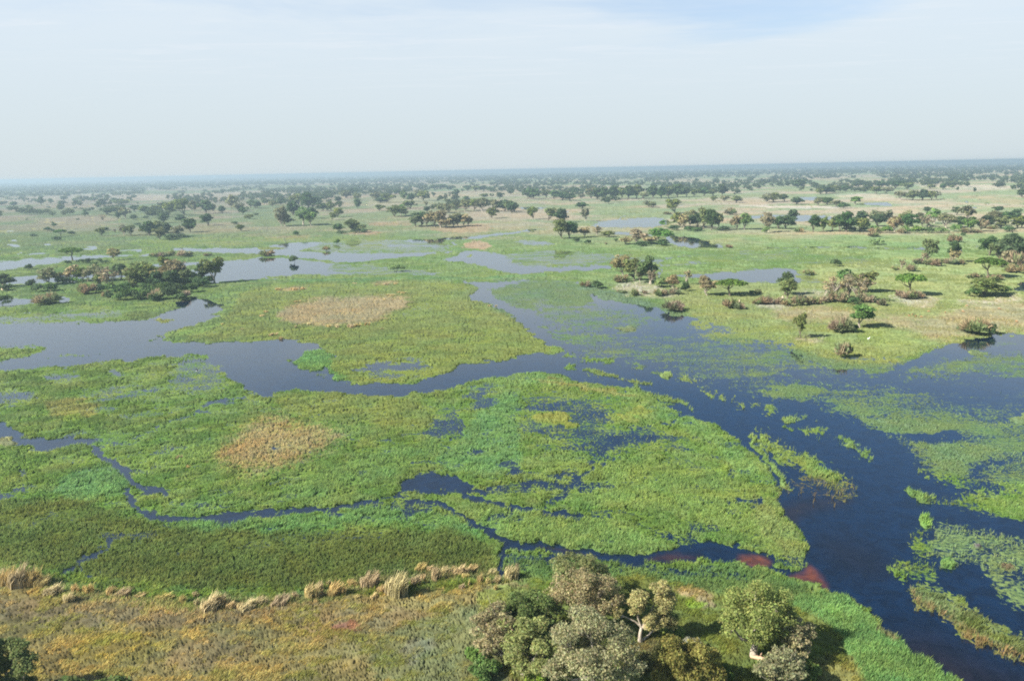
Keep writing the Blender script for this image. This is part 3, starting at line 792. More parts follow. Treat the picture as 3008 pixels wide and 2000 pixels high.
# ---------------------------------------------------------------- standing grass, sedge and reeds
def tufts(name, n, y0, y1, pick, hmul, wpix, blades, lean, label, seed, cjit=.16, kmul=1.0, dry=False):
    """blades standing on the ground; fewer, broader clumps with distance"""
    r = np.random.default_rng(seed)
    qx = r.uniform(-260, 3270, n)
    qy = y0 + (y1 - y0) * r.random(n)
    d = fw[None, :] + ((qx - PW / 2) / FPX)[:, None] * rt - ((qy - PH / 2) / FPX)[:, None] * up
    t = CAMZ / -d[:, 2]
    wx, wy = d[:, 0] * t, d[:, 1] * t
    Fd = fields(wx, wy)
    keep = pick(Fd, r)
    I = np.nonzero(keep)[0]
    wx, wy = wx[I], wy[I]
    ds = np.sqrt(wx ** 2 + wy ** 2 + CAMZ ** 2)
    c, h = Fd['c'][I] * KV * kmul * np.array([1.10, 1.02, 1.2]), Fd['h'][I] * hmul
    m = len(I)
    if dry:
        # laid-over hummocks: tall and flattened places, green showing between the straw
        a = fbm(wx * .55, wy * .8, 301, 3, .6)
        h = h * (.45 + 1.0 * ss(.38, .68, a))
        g = ss(.42, .62, fbm(wx * .16, wy * .25, 311, 4, .6))[:, None] * .5
        c = c * (1 - g) + g * lin((132, 148, 70)) * KV * kmul
        st = fbm(wx * 1.1 + wy * .5, wy * 2.6 - wx * .6, 321, 3, .7)
        c = c * (.82 + .40 * ss(.3, .7, st))[:, None] * np.array([1.06, 1.05, .95])
    else:
        c = c * (1 + .22 * ss(.7, .9, h))[:, None] * (.62 + .76 * fbm(wx * .22, wy * .4, 331, 4, .65))[:, None]
        h = h * (.75 + .5 * fbm(wx * .5, wy * .5, 341, 2))
    B = blades
    ang = r.uniform(0, 2 * np.pi, (m, B))
    hh = h[:, None] * r.uniform(.55, 1.15, (m, B))
    sp = .45 + .55 * np.clip(Fd['veg'][I], 0, 1)[:, None]
    wd = (ds / FPX * wpix)[:, None] * sp * r.uniform(.6, 1.3, (m, B))
    spread = np.maximum(.12, ds / FPX * 2.2)[:, None] * sp * r.uniform(0, 1, (m, B))
    sa = r.uniform(0, 2 * np.pi, (m, B))
    bx, by = wx[:, None] + np.cos(sa) * spread, wy[:, None] + np.sin(sa) * spread
    lx = lean[0] * hh + hh * .22 * r.normal(size=(m, B))
    ly = lean[1] * hh + hh * .22 * r.normal(size=(m, B))
    z0 = -.05
    ux, uy = np.cos(ang) * wd * .5, np.sin(ang) * wd * .5
    co = np.empty((m, B, 4, 3), np.float32)
    co[:, :, 0] = np.stack([bx - ux, by - uy, np.full_like(bx, z0)], -1)
    co[:, :, 1] = np.stack([bx + ux, by + uy, np.full_like(bx, z0)], -1)
    co[:, :, 2] = np.stack([bx + ux * .8 + lx * .45, by + uy * .8 + ly * .45, hh * .62], -1)
    co[:, :, 3] = np.stack([bx + lx - ux * .1, by + ly - uy * .1, hh], -1)
    cj = np.clip(1 + cjit * r.normal(size=(m, B, 1)), .35, 1.9)
    hue = 1 + .065 * r.normal(size=(m, B, 3)) * np.array([1.0, .5, .8])
    cc = np.clip(c[:, None, :] * cj * hue, .004, .7)
    cc = np.repeat(cc[:, :, None, :], 4, axis=2)
    k = np.arange(m * B)[:, None] * 4
    me = mesh_np(name, co.reshape(-1, 3), k + np.array([[0, 1, 2, 3]]), None, cc.reshape(-1, 3))
    me.materials.append(blade_m)
    return link(name, me, kind='stuff', label=label)


def pick_marsh(F, r):
    p = cover(F)
    dry = (F['h'] < .52) & (F['py'] > 1690)
    return ((p > .72) | ((F['veg'] > .3) & (r.random(len(p)) < .10))) & ~dry


def pick_dry(F, r):
    return (F['h'] < .52) & (F['py'] > 1690) & (F['veg'] > .6)


tufts("marsh_reeds", 330000, 1250, 2040, pick_marsh, 1.0, 1.35, 3, (.22, .10), "green reeds and sedge standing in the flooded marsh near the bank", 1)
tufts("flooded_meadow_grass", 230000, 850, 1250, pick_marsh, .8, 1.7, 3, (.2, .1), "shorter green grass growing out of the shallow floodwater further off", 2)
tufts("dry_bank_grass", 130000, 1690, 2060, pick_dry, .9, 1.35, 4, (.55, .2), "tan and olive dry grass matted on the bank below the marsh", 3, .24, .82, True)

# ---------------------------------------------------------------- trees and shrubs
def tube(P, R, n=6):
    P = np.array(P, float)
    V, Q = [], []
    for i in range(len(P)):
        d = P[min(i + 1, len(P) - 1)] - P[max(i - 1, 0)]
        d /= np.linalg.norm(d) + 1e-9
        a = np.cross(d, [0.31, .95, .05])
        a /= np.linalg.norm(a) + 1e-9
        b = np.cross(d, a)
        for k in range(n):
            t = 2 * math.pi * k / n
            V.append(P[i] + R[i] * (math.cos(t) * a + math.sin(t) * b))
    for i in range(len(P) - 1):
        for k in range(n):
            Q.append((i * n + k, i * n + (k + 1) % n, (i + 1) * n + (k + 1) % n, (i + 1) * n + k))
    return V, Q


def limbs(spec, n=6):
    V, Q = [], []
    for P, R in spec:
        v, q = tube(P, R, n)
        o = len(V)
        V += v
        Q += [tuple(i + o for i in f) for f in q]
    return np.array(V), np.array(Q)


def leaves(r, C, CR, nleaf, ls, flat=.8, droop=0.0, tone=None):
    """rhombic leaf sprays over the clumps C (radius CR)"""
    K = len(C)
    wgt = CR ** 2 / (CR ** 2).sum()
    i = r.choice(K, nleaf, p=wgt)
    d = r.normal(size=(nleaf, 3))
    d /= np.linalg.norm(d, axis=1)[:, None]
    d[:, 2] = np.where(d[:, 2] < -.25, -d[:, 2] * .5, d[:, 2])
    rad = CR[i] * (.45 + .6 * r.random(nleaf) ** .6)
    pos = C[i] + d * rad[:, None] * np.array([1, 1, flat])
    nrm = d + .75 * r.normal(size=(nleaf, 3))
    nrm /= np.linalg.norm(nrm, axis=1)[:, None]
    t = r.normal(size=(nleaf, 3)) + np.array([0, 0, -droop])
    t -= nrm * (t * nrm).sum(1)[:, None]
    t /= np.linalg.norm(t, axis=1)[:, None] + 1e-9
    b = np.cross(nrm, t)
    s = ls * r.uniform(.45, 1.5, nleaf)[:, None]
    co = np.stack([pos - t * s, pos + b * s * .62, pos + t * s, pos - b * s * .62], 1)
    clump = r.uniform(.78, 1.2, K)[i]
    if tone is not None:
        clump = clump * tone[i]
    c = np.clip(clump * r.uniform(.7, 1.3, nleaf), .3, 1.7)
    col = np.repeat(c[:, None], 3, 1) * (1 + .06 * r.normal(size=(nleaf, 3)))
    return co.reshape(-1, 3), np.arange(nleaf * 4).reshape(-1, 4), np.repeat(col, 4, 0)


# crown base (share of height), flatness of the crown, number of clumps, clump size, leaf cover, branchiness, trunk radius
KIND = dict(
    r=dict(name='broadleaf_tree', desc='dark rounded tree', tf=.12, sh='ball', K=22, cr=(.16, .26), cover=1.0, br=6, tr=.030, c=(76, 96, 60)),
    o=dict(name='broadleaf_tree', desc='olive green tree', tf=.14, sh='ball', K=24, cr=(.13, .23), cover=.85, br=7, tr=.026, c=(106, 116, 66)),
    t=dict(name='dry_leaved_tree', desc='tan dry-leaved tree', tf=.18, sh='ball', K=26, cr=(.12, .21), cover=.8, br=9, tr=.024, c=(142, 132, 98)),
    g=dict(name='sparse_tree', desc='grey thin-leaved tree', tf=.16, sh='ball', K=28, cr=(.11, .2), cover=.65, br=11, tr=.022, c=(122, 124, 92)),
    G=dict(name='sparse_tree', desc='tall grey-green dense tree', tf=.20, sh='ball', K=28, cr=(.12, .2), cover=.95, br=8, tr=.026, c=(106, 116, 76)),
    b=dict(name='bare_tree', desc='nearly leafless grey tree', tf=.20, sh='ball', K=22, cr=(.08, .15), cover=.2, br=18, tr=.026, c=(136, 128, 100)),
    u=dict(name='flat_topped_tree', desc='flat-topped green tree', tf=.48, sh='flat', K=20, cr=(.12, .19), cover=.9, br=7, tr=.030, c=(88, 116, 54)),
    f=dict(name='broadleaf_tree', desc='fresh green tree', tf=.24, sh='ball', K=22, cr=(.14, .23), cover=1.0, br=6, tr=.030, c=(94, 122, 66)),
    s=dict(name='shrub', desc='dark green shrub', tf=.0, sh='dome', K=12, cr=(.16, .26), cover=.9, br=5, tr=.016, c=(80, 100, 64)),
    p=dict(name='shrub', desc='pale green shrub', tf=.0, sh='dome', K=12, cr=(.16, .26), cover=.9, br=5, tr=.016, c=(112, 138, 76)),
    n=dict(name='palm_scrub', desc='brown palm thicket', tf=.0, sh='spiky', K=9, cr=(.2, .3), cover=.9, br=4, tr=.016, c=(148, 132, 104)),
)
leafm, barkm = {}, {}
for k, q in KIND.items():
    leafm[k] = leaf_mat("leaves_" + q['desc'].replace(' ', '_').replace('-', '_'), tuple(lin(q['c']) * 1.12), .4)
bm_, T = mat("pale_bark")
geo = T.n('ShaderNodeNewGeometry').outputs['Position']
bn = T.noise(geo, 3.0, 4.0, .6)
bc = T.mix(T.ramp(bn, .35, .65), (.26, .22, .17, 1), (.44, .39, .32, 1))
T.t.links.new(T.n('ShaderNodeBsdfDiffuse', {'Color': bc, 'Normal': T.n('ShaderNodeBump', {'Strength': .6, 'Distance': .05, 'Height': bn}).outputs[0]}).outputs[0], T.n('ShaderNodeOutputMaterial').inputs[0])
dm_, T = mat("dark_bark")
T.t.links.new(T.n('ShaderNodeBsdfDiffuse', {'Color': (.12, .10, .075, 1)}).outputs[0], T.n('ShaderNodeOutputMaterial').inputs[0])


def tree_parts(kind, seed, Hh, Wd, nleaf, ls, K=None, ns=5):
    q = KIND[kind]
    r = np.random.default_rng(seed)
    K = K or q['K']
    tf, sh = q['tf'], q['sh']
    d = r.normal(size=(K, 3))
    d /= np.linalg.norm(d, axis=1)[:, None]
    CR = r.uniform(*q['cr'], K) * Wd
    z0, z1 = tf * Hh, Hh
    if sh == 'flat':
        rad = np.sqrt(r.random(K)) * .5
        a = r.uniform(0, 6.28, K)
        C = np.stack([np.cos(a) * rad * Wd * .8, np.sin(a) * rad * Wd * .8, z1 - (z1 - z0) * (.28 + 1.1 * rad ** 2)], 1)
        CR = np.minimum(CR, (z1 - z0) * .42)
    elif sh == 'dome' or sh == 'spiky':
        rad = np.sqrt(r.random(K)) * .38
        a = r.uniform(0, 6.28, K)
        C = np.stack([np.cos(a) * rad * Wd, np.sin(a) * rad * Wd, Hh * (.62 - 1.3 * rad ** 2) * r.uniform(.5, 1.05, K)], 1)
        CR = np.minimum(CR, Hh * .45)
    else:
        cz, rz, rx = (z0 + z1) / 2, (z1 - z0) / 2, Wd / 2
        fr = r.random(K) ** .45
        C = d * fr[:, None] * np.array([rx - CR.mean() * .8, rx - CR.mean() * .8, rz * .80])
        # lobes: a crown leans and bulges to some sides
        a = np.arctan2(C[:, 1], C[:, 0])
        C[:, :2] *= (1 + .22 * np.sin(2 * a + r.uniform(0, 6)) + .12 * np.sin(3 * a + r.uniform(0, 6)))[:, None]
        C[:, 2] = cz + C[:, 2] * np.where(C[:, 2] < 0, .9, 1)
        C[:, :2] += r.normal(size=2) * Wd * .05
        CR = np.minimum(CR, rz * .75)
    # limbs to the clumps
    lean = r.normal(size=2) * .05 * Hh
    fork = np.array([lean[0], lean[1], max(.06 * Hh, tf * Hh * .8)])
    tr = q['tr'] * Hh * (1.25 if sh in ('ball', 'flat') else 1)
    spec = []
    if sh in ('ball', 'flat'):
        spec.append(([(0, 0, -.15), (lean[0] * .2, lean[1] * .2, fork[2] * .35), fork], [tr * 1.35, tr, tr * .85]))
    else:
        fork = np.array([0, 0, 0.02])
        spec.append(([(0, 0, -.15), (0, 0, .05 * Hh), (0.02 * Wd, 0, .2 * Hh)], [tr, tr * .9, tr * .6]))
    order = np.argsort(-CR)[:q['br']]
    for i in order:
        e = C[i] + np.array([0, 0, CR[i] * .3])
        md = fork * .5 + e * .5 + np.array([0, 0, -.06 * Hh]) + r.normal(size=3) * .04 * Hh
        if md[2] < .03 * Hh:
            md[2] = .03 * Hh
        spec.append(([fork, md, e], [tr * .6, tr * .36, tr * .1]))
        if kind in 'btg' and ns >= 5:
            for _ in range(2 if kind == 'b' else 1):
                e2 = e + r.normal(size=3) * CR[i] * .9 + np.array([0, 0, CR[i] * .5])
                spec.append(([md, (md + e2) / 2 + r.normal(size=3) * CR[i] * .2, e2], [tr * .3, tr * .18, tr * .05]))
    tv, tq = limbs(spec, ns)
    if sh == 'spiky':
        # fronds: long narrow blades springing from the clumps
        m = nleaf
        i = r.integers(0, K, m)
        dd = r.normal(size=(m, 3))
        dd[:, 2] = np.abs(dd[:, 2]) * .9
        dd /= np.linalg.norm(dd, axis=1)[:, None]
        base = C[i] * np.array([1, 1, .55])
        L = CR[i] * r.uniform(.8, 1.5, m)
        tip = base + dd * L[:, None]
        tip[:, 2] = np.maximum(tip[:, 2], .04 * Hh)
        sd_ = np.cross(dd, r.normal(size=(m, 3)))
        sd_ /= np.linalg.norm(sd_, axis=1)[:, None] + 1e-9
        s = (ls * .55)
        co = np.stack([base - sd_ * s, base + sd_ * s, tip + sd_ * s * .4, tip - sd_ * s * .4], 1).reshape(-1, 3)
        grn = (r.random(K) < .3)[i]
        c = np.repeat(r.uniform(.65, 1.35, m)[:, None], 3, 1) * np.where(grn[:, None], np.array([.62, .98, .72]), np.array([1, 1, 1]))
        lv, lq, lc = co, np.arange(m * 4).reshape(-1, 4), np.repeat(c, 4, 0)
    else:
        lv, lq, lc = leaves(r, C, CR, nleaf, ls, .85, .4 if kind == 't' else 0)
        lv[:, 2] = np.maximum(lv[:, 2], .02)
    # bring the grown plant to the size asked for
    kz = Hh / np.percentile(lv[:, 2], 98)
    kx = Wd * .5 / np.percentile(np.hypot(lv[:, 0] - np.median(lv[:, 0]), lv[:, 1] - np.median(lv[:, 1])), 90)
    lv, tv = lv * np.array([kx, kx, kz]), tv * np.array([kx, kx, kz])
    return tv, tq, lv, lq, lc


def protos(kind, variant, level):
    """unit-sized crown and trunk meshes shared by all trees of a kind at a level of detail"""
    key = (kind, variant, level)
    if key in PROTO:
        return PROTO[key]
    q = KIND[kind]
    asp = dict(ball=(1.0, .95), flat=(.75, 1.0), dome=(.6, 1.0), spiky=(.55, 1.0))[q['sh']]
    Hh, Wd = 10 * asp[0], 10 * asp[1]
    n, ls = ((2600, .42), (900, .74), (190, 1.3))[level]
    if q['sh'] in ('dome', 'spiky'):
        n, ls = int(n * .7), ls * (.9 if level else .85)
    n = max(30, int(n * q['cover']))
    tv, tq, lv, lq, lc = tree_parts(kind, 1000 + 37 * variant + ord(kind[0]) * 7, Hh, Wd, n, ls, None if level < 2 else max(8, q['K'] // 2), 5 if level == 0 else 4 if level == 1 else 3)
    sc = np.array([1 / Wd, 1 / Wd, 1 / Hh])
    if level < 2:
        t = mesh_np("trunk", tv * sc, tq, smooth=True)
        t.materials.append(bm_ if kind in 'btgGf' else dm_)
        c = mesh_np("crown", lv * sc, lq, None, lc)
        c.materials.append(leafm[kind])
        PROTO[key] = (t, c)
    else:
        me = mesh_np("tree", np.vstack([lv, tv]) * sc, np.vstack([lq, tq + len(lv)]), None, np.vstack([lc, np.ones((len(tv), 3))]))
        me.materials.append(leafm[kind])
        me.materials.append(dm_)
        mi = np.zeros(len(lq) + len(tq), np.int32)
        mi[len(lq):] = 1
        me.polygons.foreach_set('material_index', mi)
        PROTO[key] = (me,)
    return PROTO[key]


PROTO = {}
PARTN = dict(shrub=('stem', 'foliage'), palm_scrub=('stem', 'fronds'))


def size_at(x, yb, yt, w):
    """height and width in metres of something whose foot is at (x, yb), top at yt and width w in photo pixels"""
    p = G(x, yb)
    d0 = p - np.array([0, 0, CAMZ])
    yb2, yt2 = yb + shift(x, yb), yt + shift(x, yb)
    k = (PH / 2 - yt2) / FPX
    # (d0.u + h uz) = k (d0.f + h fz)
    h = (k * d0.dot(fw) - d0.dot(up)) / (up[2] - k * fw[2])
    return p, max(h, .3), w * d0.dot(fw) / FPX


def plant(kind, x, yb, yt, w, label, group=None, cat=None):
    p, h, wd = size_at(x, yb, yt, w)
    q = KIND[kind]
    wpx = max(w, yb - yt)
    level = 0 if wpx > 42 else 1 if wpx > 17 else 2
    var = int(rng.integers(0, 3 if level == 0 else 5))
    ms = protos(kind, var, level)
    rz = rng.uniform(0, 6.28)
    # a rotated oval crown keeps the traced width
    pr = dict(label=label, category=cat or q['name'].split('_')[-1].replace('scrub', 'palm thicket'))
    if group:
        pr['group'] = group
    if level == 2:
        o = link(q['name'], ms[0], None, **pr)
    else:
        o = bpy.data.objects.new(q['name'], None)
        COL.objects.link(o)
        o.empty_display_size = .5
        for kk, v in pr.items():
            o[kk] = v
        a, b = PARTN.get(q['name'], ('trunk', 'crown'))
        link(a, ms[0], o)
        link(b, ms[1], o)
    o.location = (p[0], p[1], .12)
    o.rotation_euler = (0, 0, rz)
    o.scale = (wd * 1.0, wd * rng.uniform(.9, 1.08), h * (1.2 if q['sh'] in ('dome', 'spiky') else 1.08))
    return o


ORD = ("first second third fourth fifth sixth seventh eighth ninth tenth eleventh twelfth thirteenth fourteenth fifteenth sixteenth seventeenth eighteenth nineteenth twentieth").split()
ORD += ["twenty-" + o for o in ORD[:9]] + ["thirtieth"] + ["thirty-" + o for o in ORD[:9]]


def cluster(z, where, end, data, same=False):
    ox, oy, k = ZM[z]
    items = []
    for e in data.replace('\n', ' ').split(';'):
        e = e.strip()
        if e:
            a = e.split(',')
            items.append((ox + float(a[0]) * k, oy + float(a[1]) * k, oy + float(a[2]) * k, float(a[3]) * k, a[4]))
    items.sort()
    tot, cnt = {}, {}
    for it in items:
        tot[it[4]] = tot.get(it[4], 0) + 1
    for x, yb, yt, w, kd in items:
        cnt[kd] = cnt.get(kd, 0) + 1
        desc = KIND[kd]['desc']
        grp = f"{desc}s {where}"
        if same and tot[kd] > 1:
            lb = f"{desc} among others alike {where}"
        elif tot[kd] == 1:
            lb = f"only {desc} {where}"
        else:
            lb = f"{ORD[cnt[kd]-1]} {desc} from {end}, {where}"
        plant(kd, x, yb, yt, w, lb, grp if tot[kd] > 1 else None)


def single(z, label, e):
    ox, oy, k = ZM[z]
    a = e.split(',')
    plant(a[4], ox + float(a[0]) * k, oy + float(a[1]) * k, oy + float(a[2]) * k, float(a[3]) * k, label)


cluster('A', "on the wooded lagoon island", "its palm-bush end",
        "455,1170,1035,150,g;605,1135,1050,110,b;660,1135,1010,120,t;745,1135,1025,110,o;865,1130,1005,110,g;935,1140,1020,110,g;1000,1200,1030,170,b;1085,1130,1000,125,r;1235,1215,1040,210,o;1290,1140,985,190,o;1500,1190,1030,180,t;1515,1110,940,120,o;1610,1130,965,170,t;1650,1130,1010,120,r;1840,1130,995,90,r;1955,1150,950,185,G;1370,1160,1010,170,o;1420,1210,1070,150,r;1580,1200,1060,160,r;1180,1150,1030,110,g;1700,1150,1040,110,o;900,1190,1090,100,o;540,1150,1070,90,o;800,1140,1040,80,g")
cluster('A', "under the lagoon island's trees", "its palm-bush end",
        "285,1195,1140,90,s;335,1235,1175,90,s;470,1225,1170,110,s;560,1165,1110,100,s;800,1250,1180,150,n;640,1150,1115,80,s;1010,1290,1245,80,s;965,1285,1235,60,n;1150,1305,1230,150,s;1310,1300,1240,130,s;1450,1305,1230,130,n;1560,1295,1210,150,s;1640,1315,1265,120,s;1650,1195,1130,160,s;1760,1180,1120,140,s;1790,1130,1075,120,s;1390,1195,1130,160,s;1190,1220,1160,140,s;880,1240,1185,120,s;1900,1160,1105,110,s;1230,1270,1215,120,p;1020,1220,1165,100,p;700,1150,1115,90,p;1480,1250,1170,160,s;1350,1250,1180,160,s;1600,1240,1170,160,s;1120,1250,1190,130,s;1720,1240,1180,140,s;1840,1190,1120,120,s;940,1230,1180,110,p;1260,1310,1250,110,s;1700,1290,1235,100,n;760,1210,1170,100,p;1070,1310,1270,80,p;1390,1320,1270,110,s")
single('A', "brown spiky palm bush standing alone in shallow pond water below the wooded island", "430,1345,1270,210,n")
single('A', "low grey-green shrub in the shallows at the picture edge", "25,1358,1288,170,s")
single('A', "dark tree cut by the picture edge, beside the narrow end of the wooded island", "30,1190,1090,150,r")
single('A', "small dark shrub beside the tree that the picture edge cuts", "30,1225,1180,110,s")
single('A', "small shrub between the edge tree and the wooded island", "105,1205,1165,50,p")
single('A', "round dark bush on its own islet in the pale water", "262,1032,993,62,s")
single('A', "two-headed tree on a sandy mound above the pale water", "662,948,845,175,u")
single('A', "small thin tan tree behind the row of low bushes on the mound spit", "1042,945,850,95,t")
cluster('A', "in the row behind the sandy mound", "the two-headed tree", "622,985,955,50,s;740,972,945,80,s;800,972,940,60,s;860,995,970,80,s;900,962,938,60,s;970,975,955,70,s")
cluster('A', "in the brown row on the grass spit", "its mound end", "1400,918,890,70,n;1490,912,880,100,n;1555,905,868,80,n;1660,915,868,110,n;1720,905,875,80,n;1890,908,885,70,n")
cluster('A', "dotting the open western meadow", "the picture edge", "315,738,718,60,s;520,770,740,80,s;430,690,660,60,s;470,690,672,50,s;655,718,692,60,s;685,487,470,40,s;745,490,478,40,s;440,482,470,40,s;705,590,575,35,s;585,532,518,25,s;245,594,582,20,s;1340,573,550,60,s;1260,632,612,60,s;1550,760,720,100,s;1650,740,712,120,s;2130,615,595,70,s;80,500,482,40,s;150,492,478,36,s", True)
cluster('A', "among the clumps beyond the western meadow", "the picture edge", "495,655,612,42,r;555,738,680,95,u;932,730,660,70,o;960,680,655,60,r;1050,700,668,45,b;1130,725,640,75,g;1195,725,640,85,o;1365,725,612,110,r;1350,720,640,120,o;1455,700,600,110,o;1520,705,620,90,r;1460,758,660,120,o;1630,735,645,100,g;1735,692,580,110,r;1895,630,533,90,r;2193,677,625,70,o;1480,612,540,90,r;1655,602,540,90,r;1230,583,538,65,r;775,558,508,52,r;940,600,540,50,b;1070,578,520,60,r", False)
cluster('A', "in the long western tree belt", "the picture edge", "1010,540,478,140,r;1060,520,470,100,o;1150,572,480,90,g;1240,510,455,70,r;1320,522,460,80,o;1420,515,455,90,o;1555,535,430,120,o;1590,500,420,110,g;1685,540,405,110,o;1880,520,415,110,r;1770,510,415,80,g;1940,510,440,60,g;2028,515,455,60,r;2125,490,365,100,g;2170,500,430,100,g;2205,528,465,65,r;2280,465,400,80,r;2330,470,405,70,r;2270,568,530,80,o;260,502,462,45,r;125,470,432,60,r;373,458,390,55,r;460,445,400,45,r;570,458,420,70,r;585,415,378,60,r;620,385,350,40,r;720,412,370,60,g;865,420,385,50,r;920,465,405,70,r;960,430,385,50,r;1045,420,388,60,r;1080,450,410,120,o;1150,435,405,60,o", True)
cluster('B', "in the mixed clump of the central plain", "its grey end", "245,635,470,110,g;275,630,540,130,g;340,530,420,90,r;345,520,445,80,o;440,620,478,130,f;510,625,515,110,f;520,560,468,90,r;490,470,340,140,r;400,440,345,120,o;560,430,360,90,r;600,490,425,90,r;690,490,410,60,o;700,575,510,55,o;755,545,470,85,o")
cluster('B', "strewn about the central plain", "the western belt", "235,440,380,55,r;155,460,405,60,g;80,430,380,50,r;20,470,405,60,r;210,370,335,70,r;155,370,332,50,r;85,375,340,60,g;660,360,310,80,r;760,410,360,60,r;830,370,305,120,o;900,340,280,80,r;935,470,385,55,r;930,390,330,70,o;1110,400,320,90,g;1140,410,370,120,r;1200,410,335,120,o;1130,490,435,80,o;1275,540,450,160,o;1330,530,445,90,f;1370,530,490,60,g;1410,465,400,110,o;1290,330,290,60,r;1355,400,310,70,f;1425,400,330,80,r;1480,370,300,90,g;1540,390,310,110,o;1620,355,315,40,r;1560,500,450,60,r;1555,450,400,50,g;1830,355,290,45,r;1740,415,378,60,o;1920,390,350,60,r", True)
cluster('B', "on the dry islet before the central plain", "its detached tree", "750,685,618,80,r;890,690,580,110,G;990,665,620,80,o;920,690,655,90,s;1000,690,660,60,s;790,700,680,80,s")
single('B', "single dark shrub on the tan grass edge short of the dry islet", "365,718,685,55,s")
cluster('B', "on the dense wooded knoll", "its dark end", "1490,630,515,160,r;1560,620,530,80,o;1460,635,540,110,G;1640,640,510,130,t;1690,645,505,130,t;1745,645,560,120,t;1800,635,540,110,g;1850,630,520,120,g;1900,630,530,90,t;1940,625,550,80,g")
cluster('B', "in the belt behind the wooded knoll", "its near end", "1700,500,430,90,g;1760,505,430,110,g;1830,490,415,90,o;1910,490,390,90,g;1990,480,385,110,o;2070,490,380,120,g;2160,555,465,100,o;2180,490,395,90,g;2260,490,395,110,r;2320,490,400,90,o;2340,500,420,80,r")
cluster('B', "in the far row beyond the central plain", "", "1640,285,245,90,r;1700,280,240,100,r;1780,285,250,90,r;1940,300,250,70,r;2010,300,255,70,o;2080,300,250,70,r;2150,305,270,60,r;2230,370,315,60,r;2090,365,325,70,o;2330,330,280,60,r", True)
single('B', "rounded green thicket alone in the shallow middle lagoon", "1290,1050,1000,140,p")
single('B', "brown palm bush on a grass islet in the middle lagoon", "110,905,865,130,n")
single('B', "dark palm bush with one upright head in the open lagoon", "360,970,918,95,s")
single('B', "small brown bush on the sparse grass of the middle lagoon", "655,855,825,70,n")
single('B', "faint green bush in the water north of the middle lagoon", "745,795,760,60,p")
cluster('C', "in the dark tree line across the flood plain", "", "150,370,280,100,r;220,375,290,90,r;320,365,290,90,o;400,380,300,90,r;470,385,320,90,r;540,390,325,100,r;640,370,330,60,g;740,375,280,90,g;790,385,290,90,r;860,385,280,90,r;930,380,270,100,r;1010,370,280,90,o;1070,375,270,110,r;1150,370,260,110,o;1210,380,320,90,g;1300,370,270,110,r;1370,370,280,90,r;1440,365,270,100,o;1520,360,260,110,r;1600,360,280,80,r;1670,355,290,80,o;1750,355,280,90,r;1840,350,290,80,o;1930,350,255,90,r;595,330,275,80,r", True)
cluster('C', "standing apart before the dark tree line", "the wooded knoll", "640,465,412,85,r;1250,450,400,90,g;1290,460,410,70,o;1500,430,395,90,o;1500,510,395,110,o;1850,400,360,60,o;1950,410,355,80,g;2060,415,360,100,o;2330,415,355,80,g;30,500,415,80,r;205,565,462,80,o;345,575,472,90,o;460,595,480,100,r;680,585,480,60,g")
cluster('C', "on the low tan island in the flood", "its tall end", "470,745,590,110,o;540,740,605,120,r;675,735,655,100,t;785,720,640,75,t;895,730,680,110,o;600,775,745,60,s;700,795,765,60,s;870,800,785,30,n;960,775,750,40,s")
cluster('C', "beside the reflecting pool", "its tan end", "1050,800,740,110,t;1160,790,680,150,t;1270,800,740,130,t;1345,765,665,200,f;1200,815,780,130,s;1380,810,770,110,s")
cluster('C', "in the grove behind the reflecting pool", "its small outlier", "1390,640,583,55,f;1540,640,520,130,o;1580,650,540,110,t;1640,640,500,120,g;1700,650,530,120,r;1760,660,490,110,o;1830,670,500,110,r;1890,650,530,90,o;2060,665,550,110,t;2130,665,535,130,f;2330,650,530,100,t;2020,525,475,110,n;1415,522,500,80,n;1740,500,465,70,n;1490,670,630,90,s;1620,675,645,100,s;1700,680,650,120,s;1930,675,640,100,s;2330,700,650,60,p")
single('C', "low brown bush on the grass beyond the reflecting pool", "1990,835,810,70,n")
cluster('C', "on the sandy palm island", "its flooded tip", "1025,1090,925,150,t;1130,1130,955,130,o;1180,1150,1000,110,g;1270,1160,940,150,f;1280,1165,1030,110,b;1475,1210,1100,110,t;1605,1170,1050,70,b;1790,1265,1115,150,t;2000,1270,1140,260,u;1370,1190,1120,110,p;1590,1225,1165,70,s;970,1150,1095,110,n;1060,1140,1090,70,n;660,1190,1150,60,n;715,1190,1145,60,n;790,1200,1150,100,s;1010,1245,1222,90,n;1125,1270,1218,80,n;1220,1255,1225,50,n;1350,1275,1225,100,n;1420,1265,1225,60,n;1510,1255,1210,110,n;2000,1380,1315,130,n;1960,1360,1320,60,n;2080,1390,1340,90,n;2250,1255,1220,60,n;2200,1255,1230,60,s;2320,1345,1290,110,n;2260,1350,1310,80,n")
single('C', "brown and green palm clump islet mirrored in the blue water", "1490,1405,1335,180,n")
cluster('D', "on the sandy ridge", "the sand end", "30,1350,1290,80,n;120,1350,1300,90,n;200,1360,1310,100,n;300,1360,1290,110,n;390,1350,1290,90,n;470,1345,1295,90,n;540,1330,1285,80,n;620,1325,1250,110,n;700,1330,1250,110,n;880,1330,1260,120,n;960,1335,1280,90,n;810,1350,1300,90,s")
single('D', "upright olive tree with a thin trunk rising from the palm strip", "203,1295,1135,135,o")
single('D', "darker crown standing just behind the upright olive tree of the palm strip", "180,1262,1085,140,r")
cluster('D', "in the tangled clump", "the upright olive tree", "590,1300,1120,200,b;730,1180,1050,130,f;760,1290,1100,160,b;860,1320,1110,200,b;920,1240,1075,200,o")
single('D', "lone brown bush just past the tangled clump", "1060,1360,1310,80,n")
single('D', "fresh green tree casting a long shadow on the meadow", "860,1562,1380,215,f")
single('D', "brown thicket beside the fresh green shadow-casting tree", "680,1605,1500,190,n")
